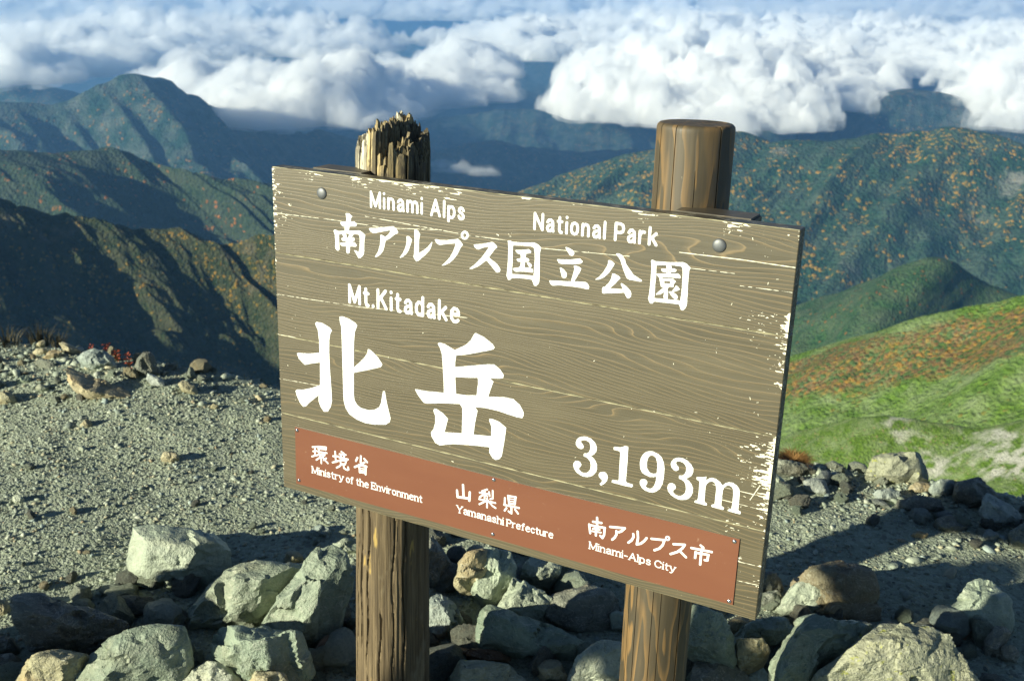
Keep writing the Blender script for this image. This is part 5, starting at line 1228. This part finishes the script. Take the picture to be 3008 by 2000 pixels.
for u_, v_ in TR_M['bolts']: dome("bolt", u_, v_, .1, 13.5, 4.6, M_BOLT)
for u_, v_ in TR_M['screws']: dome("screw", u_, v_, PN, 4.6, 3.4, M_SCREW, parent=PL, slot=True)

# ---- the cross timbers behind the board
def beam(u0, u1, v0, v1, n0, n1, tilt=0.0):
    b = bmesh.new()
    bmesh.ops.create_cube(b, size=1)
    for w_ in b.verts:
        u_ = u0 if w_.co.x < 0 else u1; n_ = n0 if w_.co.y < 0 else n1; v_ = v1 if w_.co.z < 0 else v0
        w_.co = Vector(loc(u_, v_ + tilt * (u_ - 600), n_))
    bmesh.ops.bevel(b, geom=b.edges, offset=.004, segments=2, affect='EDGES')
    bmesh.ops.recalc_face_normals(b, faces=b.faces)
    me = bpy.data.meshes.new("cross_timber"); b.to_mesh(me); b.free()
    return link("cross_timber", me, M_CROSS, parent=sign)


ul, vl = onplane(1157, 470, -165)
ur, vr = onplane(2036, 560, -160)
ul2, vl2 = onplane(1157, 2000, -165)
ur2, vr2 = onplane(1914, 2000, -160)
print('posts', ul, vl, ur, vr, ul2, vl2, ur2, vr2)
uA, vA = onplane(967, 505, -105); uB, vB = onplane(2235, 628, -105)
print('beam', uA, vA, uB, vB)
beam(uA, ul, -1, 86, -39, -108)
beam(ur, uB, -1, 86, -39, -112)
beam(uA, uB, 690, 780, -39, -125)


# ---- posts
def wrap(c):  # angle helper
    return (c + math.pi) % (2 * math.pi) - math.pi


def m_newpost():
    t = NT("stained_log")
    c = t.coord('Object')
    s = t.n('SeparateXYZ', {0: c})
    w1 = t.noise(t.map(c, (7, 7, 1.3)), 1.0, 3, .5)
    w2 = t.noise(t.map(c, (40, 40, 4)), 1.0, 3, .55)
    f = t.math('FRACT', t.math('ADD', t.math('MULTIPLY', w1, 13.0), t.math('MULTIPLY', w2, .9)))
    ln = t.ramp(f, [(0, 0.0), (.45, .1), (.8, .8), (.93, 1.0), (1, 0.0)])
    st = t.noise(t.map(c, (150, 150, 5)), 1.0, 3, .6)
    gr = t.noise(t.map(c, (5, 5, 2.5)), 1.0, 4, .6)
    base = t.mix(t.ramp(gr, [(.35, 0.0), (.7, 1.0)]), (.050, .040, .023), (.092, .071, .039))
    base = t.mix(t.math('MULTIPLY', ln, t.ramp(gr, [(.35, .85), (.64, .18)])), base, (.26, .15, .05))
    base = t.mix(t.ramp(st, [(.3, .5), (.55, 0.0)]), base, (.05, .038, .022))
    sc = t.noise(t.map(c, (120, 120, 60)), 1.0, 5, .7)
    base = t.mix(t.ramp(sc, [(.70, 0.0), (.74, .9)]), base, (.62, .55, .35))
    return t.bsdf(color=base, rough=t.ramp(st, [(.3, .5), (.7, .68)]), spec=.55, normal=t.bump(t.math('ADD', st, ln), .25, .001))


def m_oldpost(name="weathered_log", tan=0.0):
    t = NT(name)
    c = t.coord('Object')
    f1 = t.noise(t.map(c, (95, 95, 3.5)), 1.0, 5, .65)
    f2 = t.noise(t.map(c, (320, 320, 9)), 1.0, 4, .6)
    gr = t.noise(t.map(c, (9, 9, 3.0)), 1.0, 5, .65)
    base = t.mix(t.ramp(f1, [(.33, 0.0), (.62, 1.0)]), (.070, .050, .028), (.20, .150, .085))
    base = t.mix(t.ramp(f2, [(.35, .6), (.55, 0.0)]), base, (.06, .046, .03))
    base = t.mix(t.ramp(gr, [(.6, 0.0), (.72, .55)]), base, (.32, .28, .19))
    base = t.mix(t.ramp(t.noise(t.map(c, (30, 30, 6)), 1.0, 3, .6), [(.67, 0.0), (.71, .8)]), base, (.42, .29, .09))
    return t.bsdf(color=base, rough=.8, spec=.25, normal=t.bump(t.math('ADD', f1, t.math('MULTIPLY', f2, .5)), .9, .003))


M_NEW, M_OLD = m_newpost(), m_oldpost()


def post(name, A0, A1, rad0, rad1, angs, zs, dfun, mat, capfun=None, label=None):
    """A0 top, A1 foot (board u, v, n of the axis); radius in m; dfun(theta, s) radial displacement"""
    T, Bt = loc(*A0), loc(*A1)
    ax = (Bt - T); L = np.linalg.norm(ax); ax /= L
    e1 = np.cross(ax, [0, 1, 0]); e1 /= np.linalg.norm(e1); e2 = np.cross(ax, e1)
    # e1 points along +-x, theta measured so that theta=0 faces the viewer (-y)
    if e1[0] < 0: e1 = -e1
    e2 = np.array([0, -1.0, 0]); e2 = e2 - ax * (e2 @ ax); e2 /= np.linalg.norm(e2)
    th = np.array(angs); s = np.array(zs) * L
    TH, S = np.meshgrid(th, s, indexing='ij')
    Rr = rad0 + (rad1 - rad0) * S / L + dfun(TH, S)
    wob = 0
    P = T + ax * S[..., None] + Rr[..., None] * (np.sin(TH)[..., None] * e1 + np.cos(TH)[..., None] * e2)
    nt, nz = TH.shape
    V_ = P.reshape(-1, 3)
    F = []
    i = np.arange(nt)[:, None] * nz + np.arange(nz - 1)[None]; i2 = ((np.arange(nt) + 1) % nt)[:, None] * nz + np.arange(nz - 1)[None]
    F = np.stack([i, i + 1, i2 + 1, i2], -1).reshape(-1, 4)
    extra_v, extra_f = [], []
    if capfun: extra_v, extra_f = capfun(T, ax, e1, e2, th, Rr[:, 0], nz)
    me = bpy.data.meshes.new(name)
    me.from_pydata([tuple(p) for p in V_] + [tuple(p) for p in extra_v], [], [tuple(f) for f in F] + [tuple(f) for f in extra_f])
    b = bmesh.new(); b.from_mesh(me); bmesh.ops.recalc_face_normals(b, faces=b.faces); b.to_mesh(me); b.free()
    o = link(name, me, mat, parent=sign, smooth=True)
    if hasattr(me, 'set_sharp_from_angle'): me.set_sharp_from_angle(angle=math.radians(50))
    return tag(o, label), (T, ax, e1, e2, L)


# sound post, right
CR = [(-.72, .012, .0022, 0, 9), (-.20, .010, .0018, 0, .32), (.38, .012, .0014, .10, 9), (1.0, .018, .0030, 0, 9), (-.38, .010, .0018, .55, 9), (.15, .008, .0014, 1.0, 9)]
angs = list(np.linspace(-math.pi, math.pi, 150, endpoint=False))
for c, dp, wd, z0, z1 in CR: angs += [c - wd * 14, c - wd * 7, c, c + wd * 7, c + wd * 14]
angs = sorted(angs)


def dnew(TH, S):
    d = .0012 * fbm(xyz(np.sin(TH) * 2, np.cos(TH) * 2, S * 1.5), 3, 3)
    d = d + .0008 * np.sin(TH * 5 + S)
    for c, dp, wd, z0, z1 in CR:
        a = np.abs(wrap(TH - c)); on = (S > z0 - .001) & (S < z1)
        d = d - np.where(on, dp * np.clip(1 - a / (wd * 7), 0, 1) ** .6, 0)
    d = d - np.where(S < .007, .0055 * ((.007 - S) / .007) ** 1.6, 0)
    return d


def capnew(T, ax, e1, e2, th, r0, nz):
    V_, F = [], []
    ks = [.9, .75, .55, .35, .15]
    nt = len(th); base = nt * nz
    prev = [i * nz for i in range(nt)]
    for j, k in enumerate(ks):
        for i in range(nt):
            dz = -.0016 * (1 - k) + .0004 * math.sin(th[i] * 3 + k * 40)
            # a wide drying crack runs from the middle to the far right
            a = abs(wrap(th[i] - 2.5))
            if a < .16 and k > .2: dz += .014 * (1 - a / .16) * min(1, 1.2 - k * .2)
            V_.append(T + ax * dz + (r0[i] * k) * (math.sin(th[i]) * e1 + math.cos(th[i]) * e2))
        cur = [base + j * nt + i for i in range(nt)]
        for i in range(nt): F.append((prev[i], prev[(i + 1) % nt], cur[(i + 1) % nt], cur[i]))
        prev = cur
    V_.append(T + ax * -.0015); c = base + len(V_) - 1
    for i in range(nt): F.append((prev[i], prev[(i + 1) % nt], c))
    return V_, F


utop, vtop = onplane(2042, 378, -160)
zt = [0, .0012, .003, .006, .01, .016] + list(np.linspace(.03, 1, 90))
# radius from the width it shows
dR = (CAM * 0 + (bpt(utop, vtop, -160) - CAM)) @ FWD
RAD_R = 229 / 3096.67 * dR / 2
dL = (bpt(ul, vl, -165) - CAM) @ FWD
RAD_L = 214 / 3096.67 * dL / 2
print('radii', RAD_R, RAD_L, 'feet z', bpt(ur2, vr2, -160)[2], bpt(ul2, vl2, -165)[2])
dirR = np.array([ur2 - utop, vr2 - vtop]); fR = 1.25
post("post", (utop, vtop, -160), (utop + dirR[0] * fR, vtop + dirR[1] * fR, -160), RAD_R, RAD_R * .985, angs, zt, dnew, M_NEW, capnew, "sound round post with a smooth stained top and drying cracks")


# splintered post, left
def dold(TH, S):
    d = .004 * fbm(xyz(np.sin(TH) * 1.3, np.cos(TH) * 1.3, S * 1.2), 3, 13)
    d = d + .0019 * fbm(xyz(TH * 11, S * 1.1, 3 + 0 * S), 4, 17, .6, ridged=True)
    d = d + .0016 * fbm(xyz(TH * 30, S * 2.2, 7 + 0 * S), 3, 18, .6)
    d = d - .006 * np.clip(np.cos(TH - 1.35), 0, 1) ** 3            # one flattened side
    for c, dp, wd, z0, z1, wv in OLDC:
        a = np.abs(wrap(TH - c - wv * np.sin(S * 9 + c) - .012 * np.floor(3 * np.sin(S * 23))))
        on = np.clip((S - z0) / .03, 0, 1) * np.clip((z1 - S) / .05, 0, 1)
        d = d - on * dp * np.clip(1 - a / wd, 0, 1) ** .8
    d = d + .010 * np.exp(-((TH - .95) / .35) ** 2 - ((S - 1.62) / .09) ** 2)
    return d


OLDC = [(-.62, .014, .03, .9, 2.2, .03), (-.15, .010, .022, .7, 1.3, .03), (.9, .009, .03, .8, 2.4, .02), (-1.3, .010, .03, .7, 2.4, .02), (-.40, .020, .035, .60, 1.25, .02), (-.98, .016, .05, .85, 1.10, .03), (-.30, .010, .03, .62, .74, 0), (-1.08, .011, .04, 1.4, 3, .03), (.25, .008, .025, 1.1, 2.0, .02), (-.1, .008, .02, 1.3, 2.6, .02), (.6, .007, .02, .7, 1.5, .02), (-.72, .007, .02, 1.2, 1.8, .02)]
utl, vtl = onplane(1157, 520, -165)
dirL = np.array([ul2 - utl, vl2 - vtl]); fL = 1.25
po, (T_, ax_, e1_, e2_, L_) = post("post", (utl, vtl, -165), (utl + dirL[0] * fL, vtl + dirL[1] * fL, -165), RAD_L, RAD_L * 1.24, np.linspace(-math.pi, math.pi, 240, endpoint=False), np.linspace(0, 1, 220), dold, M_OLD, None, "grey weathered post with deep splits and a rotten top")


def splinters():
    g = np.random.default_rng(31)
    V_, F, tone = [], [], []
    def env(xn):     # height of the broken top over the board, across the post from left to right
        return np.interp(xn, [-1, -.86, -.74, -.55, -.3, -.16, -.02, .14, .30, .42, .52, .62, .8, .92, 1], [.035, .072, .088, .104, .116, .124, .130, .124, .108, .082, .080, .090, .080, .055, .028])
    n = 0
    for k in range(900):
        r_ = math.sqrt(g.random()) if k > 330 else g.uniform(.86, 1.0)
        a = g.uniform(-math.pi, math.pi)
        x_, y_ = r_ * math.sin(a), r_ * math.cos(a)
        h = env(x_) * (1 if y_ < 0 else 1 - .42 * max(0, y_) ** 1.2 * g.uniform(.4, 1.3)) + .030 * pnoise(np.array([[x_ * 2.6 + 3, y_ * 2.6, .5]]), 5)[0] + .018 * pnoise(np.array([[x_ * 6 + 3, y_ * 6, .5]]), 6)[0] - g.uniform(0, .010) - .004
        if .1 < x_ < .42 and y_ > .2: h -= .05
        # tapered fibre bundle
        w_ = g.uniform(.002, .0062); d_ = g.uniform(.0025, .006)
        c = T_ + RAD_L * .97 * (x_ * e1_ + y_ * e2_)
        rad = (x_ * e1_ + y_ * e2_); rad = rad / (np.linalg.norm(rad) + 1e-6); tan = np.cross(ax_, rad)
        lean = g.normal(0, .02, 2)
        b = len(V_)
        lev = [(-.05, 1.0), (h * .55, .95), (h * .93, g.uniform(.75, .95)), (h, g.uniform(.3, .8))]
        cut = g.normal(0, .004)
        for z_, s_ in lev:
            for q_, (i_, j_) in enumerate(((-1, -1), (1, -1), (1, 1), (-1, 1))):
                p = c - ax_ * z_ + tan * (i_ * w_ * s_ + lean[0] * z_) + rad * (j_ * d_ * s_ - .12 * max(0, z_ - .06) * (.5 if r_ > .8 else .1))
                if z_ == h: p = p - ax_ * cut * i_
                V_.append(p + g.normal(0, .0005, 3))
        for l_ in range(3):
            for q_ in range(4): F.append((b + l_ * 4 + q_, b + l_ * 4 + (q_ + 1) % 4, b + l_ * 4 + 4 + (q_ + 1) % 4, b + l_ * 4 + 4 + q_))
        F.append((b + 12, b + 13, b + 14, b + 15))
        warm = np.clip(.66 + .9 * fbm(np.array([[x_ * 2.2 + 4, y_ * 2.2, 0]]), 2, 88)[0] + (.25 if -.55 < x_ < .35 else -.1) + g.normal(0, .15), 0, 1)
        if h > .085 and x_ > .05: warm *= .35
        grey = np.array([.13, .115, .085]) * g.uniform(.6, 1.5)
        pale = np.array([.66, .63, .50]) if x_ < -.15 else np.array([.52, .42, .23])
        col = grey * (1 - warm) + pale * warm * g.uniform(.75, 1.1)
        if x_ > .35 or g.random() < .2: col = col * .55 + grey * .25
        tone += [col] * 16
    me = bpy.data.meshes.new("splintered_top")
    me.from_pydata([tuple(p) for p in V_], [], F)
    b = bmesh.new(); b.from_mesh(me); bmesh.ops.recalc_face_normals(b, faces=b.faces); b.to_mesh(me); b.free()
    at = me.color_attributes.new('tone', 'FLOAT_COLOR', 'POINT')
    at.data.foreach_set('color', np.c_[np.array(tone), np.ones(len(tone))].astype(np.float32).ravel())
    t = NT("rotten_wood")
    a_ = t.n('Attribute', attribute_name='tone').outputs['Color']
    nz = t.noise(t.map(t.coord('Object'), (260, 260, 22)), 1.0, 4, .65)
    n2 = t.noise(t.map(t.coord('Object'), (50, 50, 30)), 1.0, 3, .6)
    colr = t.mix(1.0, a_, t.ramp(nz, [(.3, (.45, .42, .4)), (.65, (1.15, 1.12, 1.05))]), 'MULTIPLY')
    colr = t.mix(t.ramp(n2, [(.53, 0.0), (.63, .8)]), colr, (.10, .085, .065))
    m = t.bsdf(color=colr, rough=.8, spec=.25, normal=t.bump(nz, .8, .002))
    o = link("splintered_top", me, m, parent=po)
    return tag(o, kind='stuff')
splinters()

# ------------------------------------------------------------------ plants on the crests
def m_leaf(name, a, b, trans=.0):
    t = NT(name)
    n = t.noise(t.n('NewGeometry').outputs['Position'], 60, 3, .6)
    return t.bsdf(color=t.mix(n, a, b), rough=.7, spec=.2)


def tuft(name, pos, nb, hgt, spread, mat, label, cat, seed, curl=.5, width=.0022, group=None):
    g = np.random.default_rng(seed)
    V_, F = [], []
    for k in range(nb):
        a = g.uniform(0, 6.28); r0 = spread * math.sqrt(g.random()) * .7
        h = hgt * g.uniform(.55, 1.1); out = spread * g.uniform(.1, .9)
        d = np.array([math.cos(a), math.sin(a), 0]); sd = np.array([-d[1], d[0], 0])
        p0 = np.array([d[0] * r0, d[1] * r0, -.01]); b = len(V_)
        for j in range(5):
            t_ = j / 4
            p = p0 + d * out * t_ ** 1.8 + np.array([0, 0, h * (t_ - curl * t_ ** 3 * .5)])
            w_ = width * (1 - t_) ** .7 + .0002
            V_.append(p + sd * w_); V_.append(p - sd * w_)
        for j in range(4): F.append((b + 2 * j, b + 2 * j + 1, b + 2 * j + 3, b + 2 * j + 2))
    me = bpy.data.meshes.new(name); me.from_pydata([tuple(p) for p in V_], [], F)
    o = link(name, me, mat)
    o.location = pos
    return tag(o, label, cat, group)


def gpos(Z, x, y, lift=0.0):
    px, py = Z[0] + x / Z[2], Z[1] + y / Z[2]
    p = at_z(px, py, 0)
    for _ in range(6): p = at_z(px, py, zg(p[0], p[1]) + lift)
    return p


M_RUS = m_leaf("russet_leaf", (.12, .055, .02), (.30, .17, .055))
M_DRY = m_leaf("dry_grass", (.035, .035, .025), (.10, .085, .045))
M_RED = m_leaf("red_leaf", (.22, .035, .02), (.34, .09, .04))
tuft("grass_tuft", gpos(Z3, 620, 128, .03), 900, .06, .072, M_RUS, "russet cushion of dry grass on the shaded rock behind the board's right edge", "grass tuft", 3, .7, .0016)
p = gpos(Z4, 330, 190); tuft("grass_tuft", p, 90, .16, .10, M_DRY, "thin dark grass tuft on the far left crest above the tan rubble", "grass tuft", 4)
p = gpos(Z4, 470, 195); tuft("grass_tuft", p, 80, .13, .09, M_DRY, "dark grass tuft on the left crest beside the slanting pale flake", "grass tuft", 5)
p = gpos(Z4, 60, 190); tuft("grass_tuft", p, 90, .11, .12, M_DRY, "dark grass tuft cut by the left edge on the crest", "grass tuft", 6)


def sprig(pos, hgt, seed, label):
    g = np.random.default_rng(seed)
    root = bpy.data.objects.new("alpine_plant", None); COL.objects.link(root); root.location = pos
    tag(root, label, "plant", "small red plants along the left crest")
    V_, F = [], []
    lv, lf = [], []
    for s in range(3):
        a = g.uniform(0, 6.28); b = len(V_)
        for j in range(5):
            t_ = j / 4; c = np.array([math.cos(a) * .012 * t_ * s, math.sin(a) * .012 * t_ * s, hgt * t_ * g.uniform(.95, 1.0) - .01])
            w_ = .0016 * (1 - .6 * t_)
            for q_ in range(3):
                V_.append(c + w_ * np.array([math.cos(q_ * 2.09), math.sin(q_ * 2.09), 0]))
            if j:
                for q_ in range(3): F.append((b + 3 * j - 3 + q_, b + 3 * j - 3 + (q_ + 1) % 3, b + 3 * j + (q_ + 1) % 3, b + 3 * j + q_))
            for l_ in range(7 if t_ > .3 else 1):
                d = g.normal(size=3); d[2] = abs(d[2]) * .3 - .2; d /= np.linalg.norm(d); up = np.cross(d, g.normal(size=3)); up /= np.linalg.norm(up)
                s_ = .017 * g.uniform(.5, 1.1); o_ = len(lv); c2 = c + d * .004
                lv += [c2, c2 + d * s_ * .5 + up * s_ * .22, c2 + d * s_, c2 + d * s_ * .5 - up * s_ * .22]; lf.append((o_, o_ + 1, o_ + 2, o_ + 3))
    me = bpy.data.meshes.new("stem"); me.from_pydata([tuple(p) for p in V_], [], F); link("stem", me, M_RUS, parent=root)
    me = bpy.data.meshes.new("foliage"); me.from_pydata([tuple(p) for p in lv], [], lf); tag(link("foliage", me, M_RED, parent=root), kind='stuff')


for i, (x, y, h, lb) in enumerate([(735, 262, .045, "leftmost tiny red plant, beside the pale blue boulder"), (878, 285, .075, "red plant standing up behind the pale blue boulder"),
                                   (950, 335, .065, "red plant just right of the pale blue boulder"), (1058, 405, .095, "tallest red plant, rightmost, beside the dark pointed rock")]):
    sprig(gpos(Z4, x, y), h, 40 + i, lb)

# ------------------------------------------------------------------ a hiker outside the left edge, whose shadow falls across the rubble between the posts
def hiker(x, y, face):
    z0 = zg(x, y)
    J = {'pelvis': (0, 0, .84, .130, .100), 'waist': (0, 0, .95, .125, .095), 'chest': (0, -.01, 1.13, .150, .105), 'shoulders': (0, -.01, 1.25, .120, .085),
         'neck': (0, .0, 1.32, .050, .050), 'jaw': (0, .02, 1.385, .060, .068), 'skull': (0, .01, 1.455, .075, .090), 'crown': (0, .0, 1.52, .050, .060),
         'shl': (-.165, -.01, 1.24, .062, .060), 'ell': (-.235, -.06, 1.01, .047, .047), 'wrl': (-.175, .06, .84, .040, .040), 'hal': (-.150, .085, .82, .040, .035),
         'shr': (.165, -.01, 1.24, .062, .060), 'elr': (.235, -.06, 1.01, .047, .047), 'wrr': (.175, .06, .84, .040, .040), 'har': (.150, .085, .82, .040, .035),
         'hil': (-.085, 0, .78, .088, .090), 'knl': (-.105, .02, .45, .060, .062), 'anl': (-.12, -.01, .10, .045, .045), 'hel': (-.12, -.03, .045, .045, .040), 'tol': (-.14, .14, .035, .042, .030),
         'hir': (.085, 0, .78, .088, .090), 'knr': (.105, .03, .45, .060, .062), 'anr': (.12, .02, .10, .045, .045), 'her': (.12, .0, .045, .045, .040), 'tor': (.15, .17, .035, .042, .030)}
    E = [('pelvis', 'waist'), ('waist', 'chest'), ('chest', 'shoulders'), ('shoulders', 'neck'), ('neck', 'jaw'), ('jaw', 'skull'), ('skull', 'crown'),
         ('shoulders', 'shl'), ('shl', 'ell'), ('ell', 'wrl'), ('wrl', 'hal'), ('shoulders', 'shr'), ('shr', 'elr'), ('elr', 'wrr'), ('wrr', 'har'),
         ('pelvis', 'hil'), ('hil', 'knl'), ('knl', 'anl'), ('anl', 'hel'), ('hel', 'tol'), ('pelvis', 'hir'), ('hir', 'knr'), ('knr', 'anr'), ('anr', 'her'), ('her', 'tor')]
    names = list(J)
    me = bpy.data.meshes.new("person")
    me.from_pydata([J[n][:3] for n in names], [(names.index(a), names.index(b)) for a, b in E], [])
    o = bpy.data.objects.new("person", me); COL.objects.link(o)
    md = o.modifiers.new("skin", 'SKIN')
    sk = me.skin_vertices[0].data if me.skin_vertices else me.attributes.new('skin', 'FLOAT', 'POINT')
    for i, n in enumerate(names):
        sk[i].radius = J[n][3:5]; sk[i].use_root = (n == 'pelvis')
    o.modifiers.new("sub", 'SUBSURF').levels = 2
    dg = bpy.context.evaluated_depsgraph_get()
    m2 = bpy.data.meshes.new_from_object(o.evaluated_get(dg)); o.modifiers.clear(); o.data = m2
    def flat(nm, c, r=.8):
        t = NT(nm); n = t.noise(t.coord('Object'), 30, 3, .6)
        return t.bsdf(color=t.mix(n, c, tuple(v * 1.25 for v in c)), rough=r, spec=.3)
    for m in (flat("jacket_cloth", (.10, .03, .03)), flat("trouser_cloth", (.04, .045, .05)), flat("skin_tone", (.40, .25, .17), .55), flat("boot_leather", (.06, .04, .03))): m2.materials.append(m)
    for p in m2.polygons:
        z = p.center.z
        p.material_index = 3 if z < .12 else (1 if z < .83 and abs(p.center.x) < .26 and not (z > .78 and abs(p.center.x) > .12) else (0 if z < 1.33 else 2))
    m2.shade_smooth()
    o.location = (x, y, z0 - .005); o.rotation_euler.z = face
    tag(o, "hiker in a dark red jacket standing outside the left edge with hands in pockets", "person")
    def blob(nm, c, s, mat, sub=3):
        b = bmesh.new(); bmesh.ops.create_icosphere(b, subdivisions=sub, radius=1)
        for v in b.verts: v.co = Vector((c[0] + v.co.x * s[0], c[1] + v.co.y * s[1], c[2] + v.co.z * s[2]))
        q_ = bpy.data.meshes.new(nm); b.to_mesh(q_); b.free()
        return link(nm, q_, mat, parent=o, smooth=True)
    sk_ = m2.materials[2]
    blob("nose", (0, .105, 1.425), (.011, .018, .020), sk_); blob("ear", (-.078, .0, 1.43), (.010, .018, .028), sk_); blob("ear", (.078, .0, 1.43), (.010, .018, .028), sk_)
    dk = flat("hair_dark", (.02, .016, .012)); blob("hair", (0, -.015, 1.465), (.082, .092, .075), dk)
    blob("eye", (-.026, .083, 1.448), (.010, .006, .005), dk, 2); blob("eye", (.026, .083, 1.448), (.010, .006, .005), dk, 2); blob("mouth", (0, .086, 1.385), (.020, .005, .004), flat("lip_tone", (.30, .12, .10)), 2)
    hat = flat("hat_cloth", (.12, .12, .07)); blob("hat", (0, 0, 1.515), (.088, .10, .055), hat)
    b = bmesh.new(); r = bmesh.ops.create_cone(b, cap_ends=True, segments=32, radius1=.150, radius2=.10, depth=.018)
    for v in b.verts: v.co.z += 1.492
    q_ = bpy.data.meshes.new("hat_brim"); b.to_mesh(q_); b.free(); link("hat_brim", q_, hat, parent=o, smooth=True)


hiker(-2.62, .62, math.radians(-60))
